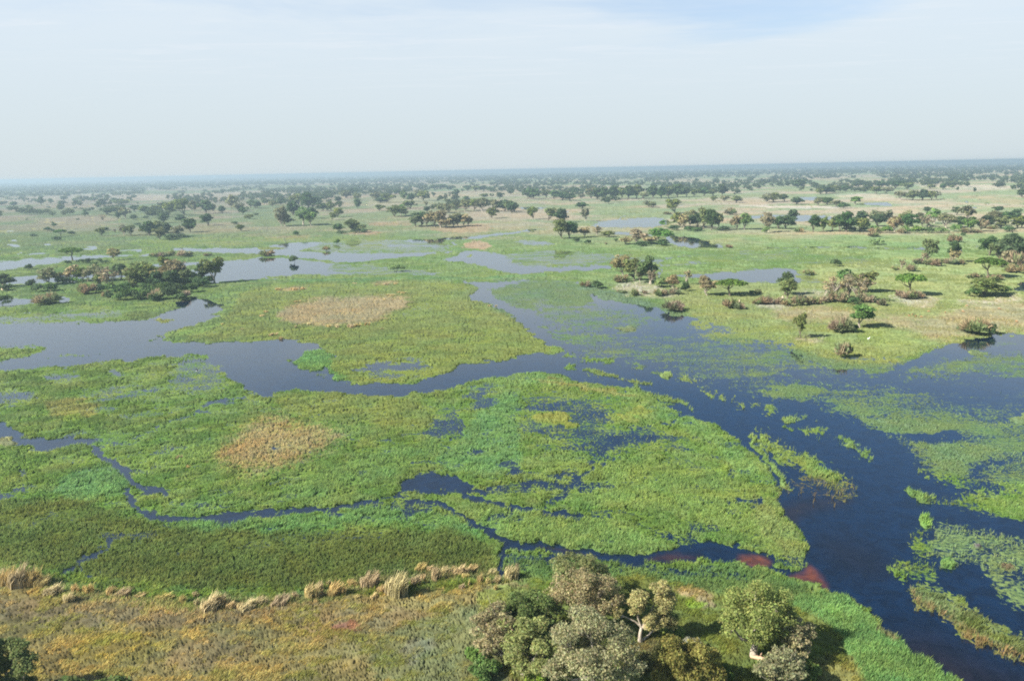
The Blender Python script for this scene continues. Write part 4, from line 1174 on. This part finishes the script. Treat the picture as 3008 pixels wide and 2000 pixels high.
single('D', "dark shrub between the brown thicket and the fresh green tree", "790,1600,1530,90,s")
single('D', "scraggly upright tree mirrored in the channel below it", "320,1656,1460,105,o")
single('D', "reddish brown bush at the water's edge of the meadow point", "690,1831,1721,130,n")
single('D', "small green bush hugging the reddish bush at the meadow point", "755,1822,1735,80,s")
single('D', "wide tan and brown thicket by the blue inlet", "1930,1620,1510,230,n")
single('D', "green shrub at the end of the thicket by the blue inlet", "2060,1622,1550,130,s")
single('D', "tiny shrub just before the thicket by the blue inlet", "1780,1592,1555,60,s")
cluster('D', "on the islet under the spreading meadow tree", "its near end", "1320,1270,1095,235,u;1250,1295,1240,130,n;1340,1300,1240,110,n;1390,1290,1240,90,n")
cluster('D', "on the long palm islet", "its leaning tree", "1470,950,778,120,o;1440,948,870,70,b;1400,980,940,90,n;1490,990,945,110,n;1560,1000,950,100,n;1620,975,940,90,n;1700,965,800,85,r;1715,965,840,90,t;1720,985,935,110,n;1780,985,945,80,n")
cluster('D', "on the small pale islet", "", "1240,1030,945,75,b;1180,1035,1010,60,n;1340,1050,1000,90,n")
cluster('D', "on the mound of the umbrella-crowned tree", "its brush", "2030,1100,945,225,u;1930,1105,1070,100,n;1870,1110,1080,70,n")
cluster('D', "in the sprawl below the umbrella tree", "", "2000,1260,1130,260,o;1890,1280,1215,120,s;2190,1250,1195,120,p;2110,1130,1090,120,n")
cluster('D', "in the big eastern clump", "its dark side", "2040,905,750,130,r;2130,960,780,150,o;2240,980,735,230,r;2340,930,770,120,r;2210,1000,870,120,t;2290,1010,900,110,n;2150,1010,950,110,n;2270,1060,1000,150,n")
cluster('D', "alone on the wide green flats", "the reflecting pool", "645,1000,950,85,s;390,1080,1045,100,n;1010,805,762,120,p;1725,785,728,110,n;1805,733,705,40,s;1000,735,695,90,n")
cluster('D', "in the long grove on the eastern flats", "its open end", "30,690,535,110,t;130,660,555,110,r;190,660,550,140,r;245,580,493,70,r;440,690,550,90,r;530,680,565,80,o;610,685,575,80,o;680,690,545,120,r;740,690,530,150,r;860,690,575,110,o;880,600,510,100,r;1000,600,505,120,g;1050,640,540,140,r;1100,600,500,90,g;1180,690,565,110,t;1250,640,540,110,o;1290,600,505,80,g;1330,680,545,150,r;1430,640,530,110,g;1480,520,470,70,r;1540,620,500,110,f;1490,650,550,120,b;1650,660,540,150,g;1770,650,565,110,r;1870,690,575,110,f;1730,540,475,70,r;1830,590,470,120,g;1960,690,590,80,t;2000,660,560,130,r;2120,520,470,80,r;2080,640,520,150,g;2170,600,520,130,r;2150,665,560,120,o;2280,600,500,80,r;2300,660,560,120,o;2340,660,570,80,r")
cluster('D', "along the foot of the long grove", "its open end", "1000,700,660,110,n;1110,700,650,110,p;980,680,640,90,p;1280,700,650,80,p;1380,700,650,90,p;1600,700,660,120,p;1740,690,635,90,p;1800,700,665,90,n;1900,700,670,100,n;2070,670,640,80,n;900,680,650,80,s;760,685,650,120,s;310,690,655,80,n;1480,700,660,110,s;1240,705,665,90,n;2200,690,650,110,s")
cluster('D', "in the row above the long grove", "its grey end", "20,410,340,100,g;80,410,335,110,o;170,405,345,80,r;290,435,375,110,r;480,450,390,70,g;560,440,380,90,r;640,460,405,100,g;820,440,375,115,f;720,475,435,90,s")
cluster('D', "in the clumps round the far eastern pond", "", "300,280,215,120,r;500,345,295,70,o;560,340,275,100,r;640,330,270,100,o;740,320,270,80,r;850,280,225,80,r;860,320,290,60,r;1050,290,235,80,r;1000,345,285,90,o;1100,340,290,100,g;1190,300,235,140,r;1300,310,250,100,o;1230,400,330,110,g;1340,405,325,120,o;1430,405,320,100,r;1510,405,330,90,o;1560,400,330,70,g", True)
cluster('D', "standing singly on the far tan flat", "", "1500,305,268,65,o;1615,315,265,55,r;1705,305,275,45,o;1755,325,290,25,r;1905,340,300,30,r;1845,288,255,30,r;2340,385,320,80,r", True)


# ---------------------------------------------------------------- the trees on the near bank, each modelled for itself
def near_tree(kind, x, yb, yt, w, label, seed, nleaf, ls, col, lobes=None, tf=None, bark=None, tr=1.0, name=None, extra=None):
    p, h, wd = size_at(x, yb, yt, w)
    q = dict(KIND[kind])
    nm = name or q['name']
    o = bpy.data.objects.new(nm, None)
    COL.objects.link(o)
    o.location = (p[0], p[1], .1)
    o['label'], o['category'] = label, nm.split('_')[-1]
    r = np.random.default_rng(seed)
    if lobes is None:
        old = KIND[kind]
        KIND[kind] = dict(old, K=old['K'] * 3 if nm != 'shrub' else old['K'] * 2, cr=(.06, .13) if nm != 'shrub' else (.10, .16), br=14, tf=tf if tf is not None else old['tf'], tr=old['tr'] * tr)
        tv, tq, lv, lq, lc = tree_parts(kind, seed, h, wd, nleaf, ls, None, 7)
        KIND[kind] = old
    else:
        # crown of separate hanging lobes: (dx, dy, dz, radius) as shares of width and height
        C, CR, spec = [], [], []
        trr = .03 * h * tr
        tf = tf or .3
        fork = np.array([.02 * wd, 0, tf * h])
        spec.append(([(0, 0, -.2), (0, 0, tf * h * .5), fork], [trr * 1.4, trr, trr * .85]))
        for dx, dy, dz, lr in lobes:
            c0 = np.array([dx * wd, dy * wd, dz * h])
            n = 15
            d = r.normal(size=(n, 3))
            d /= np.linalg.norm(d, axis=1)[:, None]
            cc = c0 + d * (r.random((n, 1)) ** .5) * lr * wd * np.array([.75, .75, .8])
            C.append(cc)
            CR.append(r.uniform(.32, .55, n) * lr * wd)
            md = (fork + c0) / 2 + r.normal(size=3) * .04 * h + np.array([0, 0, -.04 * h])
            spec.append(([fork, md, c0], [trr * .65, trr * .42, trr * .2]))
            for j in range(9):
                e = cc[j]
                spec.append(([md * .4 + c0 * .6, (c0 + e) / 2 + r.normal(size=3) * .02 * h, e], [trr * .30, trr * .19, trr * .07]))
        C, CR = np.vstack(C), np.concatenate(CR)
        tv, tq = limbs(spec, 7)
        lv, lq, lc = leaves(r, C, CR, nleaf, ls, .9, .8)
    t = mesh_np("trunk", tv, tq, smooth=True)
    t.materials.append(bark or bm_)
    c = mesh_np("crown", lv, lq, None, np.clip(lc * lin(col) * np.array([1.0, 1.06, 1.15]), .005, .7))
    c.materials.append(blade_m)
    a, b = PARTN.get(nm, ('trunk', 'crown'))
    link(a, t, o)
    link(b, c, o)
    return o


near_tree('o', 1716, 1795, 1645, 190, "olive tree furthest back in the near-bank thicket, against the marsh", 51, 12000, .105, (130, 132, 84))
near_tree('t', 1712, 1868, 1697, 230, "tan dry-leaved tree with a pale forked trunk in the middle of the near-bank thicket", 52, 11000, .105, (164, 150, 108), [(-.28, 0, .72, .22), (-.02, .1, .84, .24), (.27, .05, .74, .22), (-.05, -.12, .64, .2), (.2, -.15, .56, .18), (-.36, -.08, .56, .17), (.42, 0, .58, .15), (0, .25, .7, .2)], .34)
near_tree('r', 1556, 1895, 1752, 160, "dark green tree in the shaded side of the near-bank thicket", 53, 12000, .10, (104, 116, 66), tf=.08)
near_tree('t', 1475, 1930, 1800, 130, "pale pinkish-tan tree at the meadow end of the near-bank thicket", 54, 8400, .095, (158, 146, 106), tf=.08)
near_tree('o', 1535, 1985, 1845, 185, "mottled green and tan tree at the front of the near-bank thicket", 55, 13500, .10, (142, 144, 88), tf=.08)
near_tree('g', 1735, 2075, 1832, 275, "big grey-tan tree filling the front of the near-bank thicket", 56, 23000, .105, (160, 154, 112), [(-.28, .05, .72, .22), (0, .12, .86, .24), (.28, .05, .72, .22), (-.1, -.2, .66, .22), (.18, -.22, .6, .22), (-.36, -.1, .48, .18), (.38, -.05, .5, .18), (0, .25, .66, .2), (0, 0, .55, .24)], .35)
near_tree('t', 1880, 1888, 1716, 195, "pale-trunked tree with two hanging tan lobes beside the thicket", 57, 15750, .10, (172, 162, 108), [(-.04, 0, .74, .19), (-.06, -.02, .58, .15), (.30, .05, .86, .18), (.34, 0, .66, .2), (.36, -.02, .46, .18), (.14, -.1, .40, .16), (.44, -.05, .36, .12), (-.34, 0, .50, .10)], .26)
near_tree('f', 2214, 1932, 1733, 245, "large bright green fig tree with a thick pale double trunk", 58, 22500, .105, (140, 146, 82), [(-.24, 0, .70, .22), (.02, .1, .80, .25), (.26, 0, .70, .22), (0, -.2, .62, .24), (-.32, -.05, .54, .18), (.32, -.1, .50, .18), (.02, -.12, .44, .2), (.40, .05, .58, .13), (-.1, .25, .66, .22), (.15, .2, .62, .22)], .24, None, 1.5)
near_tree('t', 2322, 1938, 1835, 110, "small tan tree beside the fig tree's shadow", 59, 6300, .095, (160, 150, 108), tf=.2)
near_tree('g', 2300, 2040, 1918, 130, "pale grey sparse tree below the fig tree at the picture bottom", 60, 7800, .095, (142, 138, 100), tf=.1)
near_tree('p', 2022, 2045, 1902, 180, "broad yellow-olive bush at the picture bottom between thicket and fig tree", 61, 16500, .095, (140, 132, 72), name='shrub')
near_tree('p', 2030, 1925, 1893, 80, "pale grey bush just behind the yellow-olive bush", 62, 3300, .1, (154, 148, 124), name='shrub')
near_tree('p', 1580, 2025, 1968, 70, "yellow-green bush at the picture bottom under the thicket", 63, 3600, .11, (138, 156, 66), name='shrub')
near_tree('r', 25, 2085, 1900, 185, "dark green tree in the bottom corner on the dry bank", 64, 16500, .105, (112, 120, 72), tf=.05)
near_tree('r', 270, 2205, 2012, 210, "tree below the picture bottom whose shadow falls on the dry bank", 65, 6000, .2, (100, 112, 64), tf=.25)
near_tree('p', 1980, 1872, 1843, 60, "low yellow-green bush in the shade between the pale-trunked tree and the fig", 66, 1950, .11, (140, 150, 76), name='shrub')
near_tree('p', 2355, 2005, 1950, 90, "olive green bush beyond the pale grey tree at the bottom", 67, 3600, .11, (118, 132, 70), name='shrub')
for i, (x, yb, yt, w, c, lb) in enumerate(((1425, 1990, 1950, 90, (104, 126, 70), "low green bush at the meadow foot of the thicket, nearest the bottom"), (1400, 1935, 1910, 60, (116, 140, 72), "tiny green bush on the meadow above the low green bush"),
                                            (1880, 1960, 1925, 80, (120, 118, 74), "brownish bush in the gap between thicket and yellow-olive bush"), (1640, 1900, 1850, 90, (96, 112, 58), "dark bush tucked between the tan and dark trees of the thicket"),
                                            (1570, 1830, 1795, 70, (104, 122, 62), "green bush at the back of the thicket's dark tree"), (2105, 2000, 1960, 90, (96, 112, 54), "dark bush in the fig tree's shade at the picture bottom"))):
    near_tree('s', x, yb, yt, w, lb, 80 + i, 2000, .11, c, name='shrub')

# pale fallen log by the fig tree's foot
p = G(2212, 1932)
lv, lq = limbs([([(p[0] - .3, p[1] - .1, .30), (p[0] + .5, p[1] - .5, .34), (p[0] + 1.3, p[1] - .9, .26)], [.22, .24, .16]), ([(p[0] + .5, p[1] - .5, .36), (p[0] + .8, p[1] - .2, .75)], [.12, .05])], 8)
me = mesh_np("fallen_log", lv, lq, smooth=True)
lm, T = mat("weathered_wood")
T.t.links.new(T.n('ShaderNodeBsdfDiffuse', {'Color': (.50, .33, .22, 1)}).outputs[0], T.n('ShaderNodeOutputMaterial').inputs[0])
me.materials.append(lm)
link("fallen_log", me, None, label="orange-brown fallen log at the foot of the bright green fig tree", category="log")
p = G(1876, 1886)
q2 = G(1925, 1868)
lv, lq = limbs([([(p[0], p[1] - .3, .12), (p[0] * .6 + q2[0] * .4, p[1] * .6 + q2[1] * .4 - .2, .35), (q2[0], q2[1], 1.0)], [.16, .15, .08])], 7)
me = mesh_np("fallen_log", lv, lq, smooth=True)
me.materials.append(bm_)
link("fallen_log", me, None, label="pale leaning dead log lying beside the two-lobed tan tree", category="log")

# ---------------------------------------------------------------- tall tan grass clumps along the marsh edge
tanm = leaf_mat("thatch_grass", tuple(lin((194, 176, 126)) * .95), .3)


def clump_mesh(seed, n):
    """a plume-like tussock: several tufts, each a fan of arching blades bending downwind"""
    r = np.random.default_rng(seed)
    K = max(4, n // 34)
    ca, cr = r.uniform(0, 6.28, K), np.sqrt(r.random(K)) * .38
    k = r.integers(0, K, n)
    top = r.uniform(.55, 1.0, K)[k]
    tone = r.uniform(.75, 1.2, K)[k]
    a = r.uniform(0, 6.28, n)
    bx, by = np.cos(ca[k]) * cr[k] + .05 * r.normal(size=n), np.sin(ca[k]) * cr[k] + .05 * r.normal(size=n)
    L = top * r.uniform(.45, 1.0, n)
    fan_ = r.uniform(.02, .20, n)
    tx, ty = bx + np.cos(a) * fan_ + .24 * L, by + np.sin(a) * fan_ + .05 * L
    g = r.uniform(0, 3.14, n)
    wv = .017
    ux, uy = np.cos(g) * wv, np.sin(g) * wv
    m1x, m1y = bx * .6 + tx * .4 - .04, by * .6 + ty * .4
    z = np.zeros(n)
    tz = L * r.uniform(.85, 1.1, n)
    co = np.stack([np.stack([bx - ux, by - uy, z - .05], 1), np.stack([bx + ux, by + uy, z - .05], 1),
                   np.stack([m1x + ux, m1y + uy, L * .66], 1), np.stack([m1x - ux, m1y - uy, L * .66], 1),
                   np.stack([tx + ux * .3, ty + uy * .3, tz], 1), np.stack([tx - ux * .3, ty - uy * .3, tz], 1)], 1).reshape(-1, 3)
    q = np.arange(n)[:, None] * 6
    Q = np.vstack([q + [[0, 1, 2, 3]], q + [[3, 2, 4, 5]]])
    c = np.repeat(tone * r.uniform(.55, 1.35, n), 6)[:, None] * np.array([1, 1, 1.0])
    me = mesh_np("thatch_grass_clump", co, Q, None, c)
    me.materials.append(tanm)
    return me


CM = [clump_mesh(70 + i, 330) for i in range(4)]
CMS = [clump_mesh(90 + i, 120) for i in range(3)]


def clumps(z, where, end, data, small=False, name="thatch_grass_clump"):
    ox, oy, k = ZM[z]
    it = sorted(tuple(float(v) for v in e.split(',')) for e in data.split(';'))
    for i, (x, yb, yt, w) in enumerate(it):
        p, h, wd = size_at(ox + x * k, oy + yb * k, oy + yt * k, w * k)
        o = link(name, (CMS if small else CM)[int(rng.integers(0, 3))], None, category="grass clump")
        if small:
            o['label'] = f"small tan grass tussock, one of several alike {where}"
            o['group'] = f"tan grass tussocks {where}"
        else:
            o['label'] = f"{ORD[i]} tall tan grass clump from {end}, {where}"
            o['group'] = f"tan grass clumps {where}"
        o.location = (p[0], p[1], .1)
        o.rotation_euler = (0, 0, rng.uniform(-.5, .5))
        o.scale = (wd * 1.2, max(wd * .9, .7), h * 1.15)


clumps('J', "on the bank near the corner tree", "the picture edge", "60,790,640,120;180,800,620,170;290,790,640,130;340,800,710,110;440,870,780,140;560,920,840,100;610,850,780,90;730,850,770,100;910,870,800,90;1010,880,810,100;980,880,830,120;1140,880,850,80;10,780,660,110;120,790,660,120;230,800,690,110")
clumps('J', "along the middle of the marsh edge", "the dry-bank end", "1350,900,860,140;1500,930,870,70;1600,880,840,70;1620,960,890,50;1750,990,860,170;1830,960,870,120;1900,980,920,80;2050,980,910,140;2140,950,880,110;1680,1000,960,110;1800,960,880,100;1980,990,930,90")
clumps('K', "in the tallest marsh-edge stand", "the dry-bank end", "190,950,880,140;320,890,840,70;450,900,780,130;520,830,750,60;540,880,820,60;660,870,760,150;780,790,740,100;605,790,740,40;930,800,680,130;1000,780,670,50;1030,850,780,70;1150,870,680,170;980,890,850,70;830,890,860,50;630,880,790,90;900,790,700,80;1180,830,700,110;1100,860,740,100")
clumps('K', "round the narrow channel end", "the tallest stand", "1320,785,700,80;1370,740,700,50;1350,660,610,90;1440,670,620,60;1480,750,640,90;1560,690,630,90;1630,680,630,60;1690,700,620,110;1720,730,690,70;1770,660,620,90;1700,820,770,50;1760,800,740,20;1850,770,690,50;1910,780,720,50;1940,690,655,70;1980,770,710,60;1975,830,780,40;2090,740,630,120;2150,710,610,50")
clumps('B', "round the long tan meadow patch", "", "90,1425,1395,60;370,1330,1310,90;1220,1275,1250,100;1320,1250,1225,100;1170,1310,1290,60;860,1560,1515,90;740,1560,1510,70;1010,1540,1500,70;920,1555,1515,80;660,1560,1520,60;340,1215,1190,110;420,1210,1185,90;220,1215,1195,80;1210,1170,1150,90;1290,1165,1148,60;1100,1170,1155,50;2130,1365,1345,40;2190,1372,1350,40;70,1460,1440,60;900,1160,1148,50", True, "grass_tussock")
clumps('F', "on the green marsh below the tan patch", "", "150,115,78,110;230,145,115,50;370,42,20,40;1150,58,35,40;500,15,-10,60", True, "grass_tussock")
clumps('E', "beside the tan patch of the middle marsh", "", "1625,1240,1190,70;1710,1318,1290,50;2200,60,40,40;2020,12,-4,40", True, "grass_tussock")

# ---------------------------------------------------------------- pale termite mounds on the palm island
mm, T = mat("termite_clay")
T.t.links.new(T.n('ShaderNodeBsdfDiffuse', {'Color': (.42, .34, .24, 1)}).outputs[0], T.n('ShaderNodeOutputMaterial').inputs[0])
for (x, yb, yt, w, lb) in ((1843, 821, 806, 13, "pale termite mound under the trees of the sandy palm island"), (2172, 893, 880, 9, "small pale termite mound by the leaning flat-topped tree"), (2299, 885, 869, 15, "pale termite mound at the head of the palm strip"), (12, 852, 834, 16, "pale clay mound beside the edge tree")):
    p, h, wd = size_at(x, yb, yt, w)
    r = np.random.default_rng(int(x))
    zs = [0, .25, .55, .8, .95, 1.0]
    rs = [.5, .42, .3, .17, .08, .01]
    V = [((rs[i] * wd * r.uniform(.85, 1.15)) * math.cos(a), rs[i] * wd * r.uniform(.85, 1.15) * math.sin(a), zs[i] * h) for i in range(6) for a in np.linspace(0, 2 * math.pi, 10, endpoint=False)]
    Q = [(i * 10 + k, i * 10 + (k + 1) % 10, (i + 1) * 10 + (k + 1) % 10, (i + 1) * 10 + k) for i in range(5) for k in range(10)]
    me = mesh_np("termite_mound", np.array(V), np.array(Q), smooth=True)
    me.materials.append(mm)
    o = link("termite_mound", me, None, label=lb, category="termite mound")
    o.location = (p[0], p[1], .1)

# ---------------------------------------------------------------- antelope grazing the right-bank meadow
am, T = mat("red_antelope_coat")
T.t.links.new(T.n('ShaderNodeBsdfDiffuse', {'Color': (.36, .19, .10, 1)}).outputs[0], T.n('ShaderNodeOutputMaterial').inputs[0])
spec = [([(-.55, 0, .78), (-.45, 0, .80), (0, 0, .78), (.40, 0, .82), (.52, 0, .86)], [.08, .17, .19, .20, .12]),
        ([(.46, 0, .88), (.66, 0, .62), (.80, 0, .34)], [.12, .085, .075]), ([(.78, 0, .38), (.90, 0, .24), (.98, 0, .14)], [.085, .06, .03]),
        ([(-.55, 0, .82), (-.66, 0, .66), (-.66, 0, .5)], [.04, .03, .02])]
for sx_ in (-.1, .1):
    spec += [([(.40, sx_, .78), (.38, sx_, .42), (.42, sx_, .38), (.40, sx_, -.02)], [.10, .05, .042, .03]),
             ([(-.42, sx_, .80), (-.32, sx_, .52), (-.50, sx_, .32), (-.46, sx_, -.02)], [.14, .08, .045, .03]),
             ([(.78, sx_ * .5, .40), (.70, sx_, .52), (.72, sx_ * 1.1, .66)], [.02, .016, .006])]
av, aq = limbs(spec, 7)
ame = mesh_np("antelope", av, aq, smooth=True)
ame.materials.append(am)
for x, y in ((1835, 1372), (1340, 1452), (1308, 1462), (1372, 1467), (1490, 1424), (1640, 1432), (1800, 1425), (2130, 1400), (2290, 1515), (1420, 1474)):
    p = G(2248 + x * .3222, 460 + y * .3222)
    o = link("antelope", ame, None, label="small reddish antelope grazing with lowered head on the meadow", category="antelope", group="antelope grazing on the meadow")
    o.location = (p[0], p[1], .15)
    o.rotation_euler = (0, 0, rng.uniform(0, 6.28))
    o.scale = (.62,) * 3

# ---------------------------------------------------------------- birds
whm, T = mat("white_plumage")
T.t.links.new(T.n('ShaderNodeBsdfDiffuse', {'Color': (.8, .8, .78, 1)}).outputs[0], T.n('ShaderNodeOutputMaterial').inputs[0])
blm, T = mat("black_plumage")
T.t.links.new(T.n('ShaderNodeBsdfDiffuse', {'Color': (.02, .02, .022, 1)}).outputs[0], T.n('ShaderNodeOutputMaterial').inputs[0])
p = G(582, 1112)
bo = bpy.data.objects.new("flying_bird", None)
COL.objects.link(bo)
bo.location = (p[0], p[1], 2.0)
bo.rotation_euler = (0, 0, .6)
bo['label'], bo['category'] = "black and white bird flying low over the flooded grass", "bird"
v, q = limbs([([(-.42, 0, 0), (-.2, 0, .02), (.05, 0, .02), (.28, 0, .04), (.42, 0, .09), (.55, 0, .07)], [.02, .09, .11, .07, .055, .01])], 8)
me = mesh_np("body", v, q, smooth=True)
me.materials.append(whm)
link("body", me, bo)
for s in (-1, 1):
    V = np.array([(.16, s * .06, .06), (-.16, s * .06, .05), (.20, s * .38, .24), (-.14, s * .36, .22), (.08, s * .72, .40), (-.10, s * .66, .38)])
    V2 = V + np.array([0, 0, -.015])
    Q = np.array([(0, 1, 3, 2), (2, 3, 5, 4), (6, 8, 9, 7), (8, 10, 11, 9), (0, 2, 8, 6), (2, 4, 10, 8), (4, 5, 11, 10), (5, 3, 9, 11), (3, 1, 7, 9), (1, 0, 6, 7)])
    me = mesh_np("wing", np.vstack([V, V2]), Q)
    me.materials.append(blm)
    link("wing", me, bo)
p = G(2551, 1003)
v, q = limbs([([(-.34, 0, .42), (-.1, 0, .52), (.12, 0, .55), (.22, 0, .66), (.20, 0, .82), (.27, 0, .90), (.44, 0, .87)], [.02, .12, .10, .05, .03, .04, .006]), ([(0, .04, .46), (0, .05, -.02)], [.015, .012]), ([(0, -.04, .46), (.05, -.05, -.02)], [.015, .012])], 7)
me = mesh_np("egret", v, q, smooth=True)
me.materials.append(whm)
o = link("egret", me, None, label="white egret standing on the green meadow below the shadow-casting tree", category="bird")
o.location = (p[0], p[1], .2)
o.scale = (1.3,) * 3

# ---------------------------------------------------------------- far woods, one mass of trees no one could count
r = np.random.default_rng(5)
blobs = []
N = 60000
qy = r.uniform(3, 128, N) ** 1.0                   # photo pixels below the horizon
qx = r.uniform(-500, 3500, N)
yy = hmod(qx) + qy * math.cos(ROLL)
d = fw[None] + ((qx - PW / 2) / FPX)[:, None] * rt - ((yy - PH / 2) / FPX)[:, None] * up
t = CAMZ / np.maximum(-d[:, 2], 1e-4)
wx, wy = d[:, 0] * t, d[:, 1] * t
ds = np.hypot(wx, wy)
az, ld = np.arctan2(wx, wy), np.log(ds)
pa = fbm(az * 26, ld * 5.0, 201, 4, .6)
pb_ = fbm(az * 90, ld * 14, 222, 3, .6)
bandp = np.interp(qy, [3, 26, 34, 50, 70, 95, 128], [.02, .10, .42, .47, .52, .60, .66])
east = np.clip((qx - 1600) / 1200, 0, 1)
bandp = bandp + .05 * east * ((qy > 22) & (qy < 60))
dens = np.interp(qy, [3, 25, 45, 80, 128], [.9, .8, .5, .28, .10])
ok = (pa * .65 + pb_ * .35 > bandp) & (r.random(N) < dens) & (ds < 14000)
# leave the open lagoons and tan glades of the middle distance clear
ok &= ~((qy > 92) & (qx > 1900))
idx = np.nonzero(ok)[0]
VV, CC = [], []
nq = 0
for lo, hi, nl, grow in ((0, 1500, 46, 1.0), (1500, 2600, 26, 1.0), (2600, 4200, 15, 1.25), (4200, 15000, 9, 2.4)):
    I = idx[(ds[idx] >= lo) & (ds[idx] < hi)]
    m = len(I)
    if not m:
        continue
    hh = r.uniform(4.5, 11, m) * (1 if grow < 2 else 1.05)
    ww = hh * r.uniform(.8, 1.5, m) * grow
    dd = r.normal(size=(m, nl, 3))
    dd /= np.linalg.norm(dd, axis=2)[:, :, None]
    rad = r.uniform(.5, 1.0, (m, nl, 1))
    pos = dd * rad * np.stack([ww * .5, ww * .5, hh * .36], 1)[:, None, :]
    pos[:, :, 0] += wx[I][:, None]
    pos[:, :, 1] += wy[I][:, None]
    pos[:, :, 2] += (hh * .62)[:, None]
    s = (np.sqrt(ww * hh) * (1.05 / math.sqrt(nl)))[:, None, None]
    nn = dd + .6 * r.normal(size=dd.shape)
    nn /= np.linalg.norm(nn, axis=2)[:, :, None]
    tt = np.cross(nn, r.normal(size=dd.shape))
    tt /= np.linalg.norm(tt, axis=2)[:, :, None]
    bb = np.cross(nn, tt)
    co = np.stack([pos - tt * s, pos + bb * s * .7, pos + tt * s, pos - bb * s * .7], 2)
    co[..., 2] = np.maximum(co[..., 2], .1)
    VV.append(co.reshape(-1, 3))
    base = lin((88, 104, 68)) * .65
    tone = r.uniform(.75, 1.25, (m, 1, 1)) * (1 + .25 * (r.random((m, 1, 1)) < .25))
    tint = np.where(r.random((m, 1, 1)) < .3, np.array([1.3, 1.12, 1.1]), np.array([1, 1, 1.0]))
    cl = base[None, None] * tone * tint * r.uniform(.75, 1.25, (m, nl, 1))
    CC.append(np.repeat(cl.reshape(-1, 3), 4, 0))
    # stems under the nearer crowns
VV, CC = np.vstack(VV), np.vstack(CC)
me = mesh_np("far_woodland", VV, np.arange(len(VV)).reshape(-1, 4), None, CC)
me.materials.append(blade_m)
link("far_woodland", me, kind='stuff', label="hazy dark woods and scattered far trees stretching to the horizon")
print("blobs", len(idx), "quads", len(VV) // 4, "objects", len(bpy.data.objects))

# ---------------------------------------------------------------- the air
HAZE = 2.6e-4
x0, x1, y0, y1, z0, z1 = -48500, 48500, -300, 48500, -1.4, 52.5
V = [(x, y, z) for z in (z0, z1) for x, y in ((x0, y0), (x1, y0), (x1, y1), (x0, y1))]
me = mesh_np("haze", np.array(V, float), np.array([(3, 2, 1, 0), (4, 5, 6, 7), (0, 1, 5, 4), (1, 2, 6, 5), (2, 3, 7, 6), (3, 0, 4, 7)]))
hm, T = mat("haze_air")
vp = T.n('ShaderNodeVolumePrincipled', {'Color': (.385, .50, .60, 1), 'Density': HAZE, 'Anisotropy': .3})
T.t.links.new(vp.outputs[0], T.n('ShaderNodeOutputMaterial').inputs['Volume'])
me.materials.append(hm)
link("haze", me, kind='stuff', label="pale even haze filling the low air")

for o in bpy.data.objects:
    if 'label' in o and len(o['label'].split()) > 16:
        print("LONG", len(o['label'].split()), o.name, o['label'])
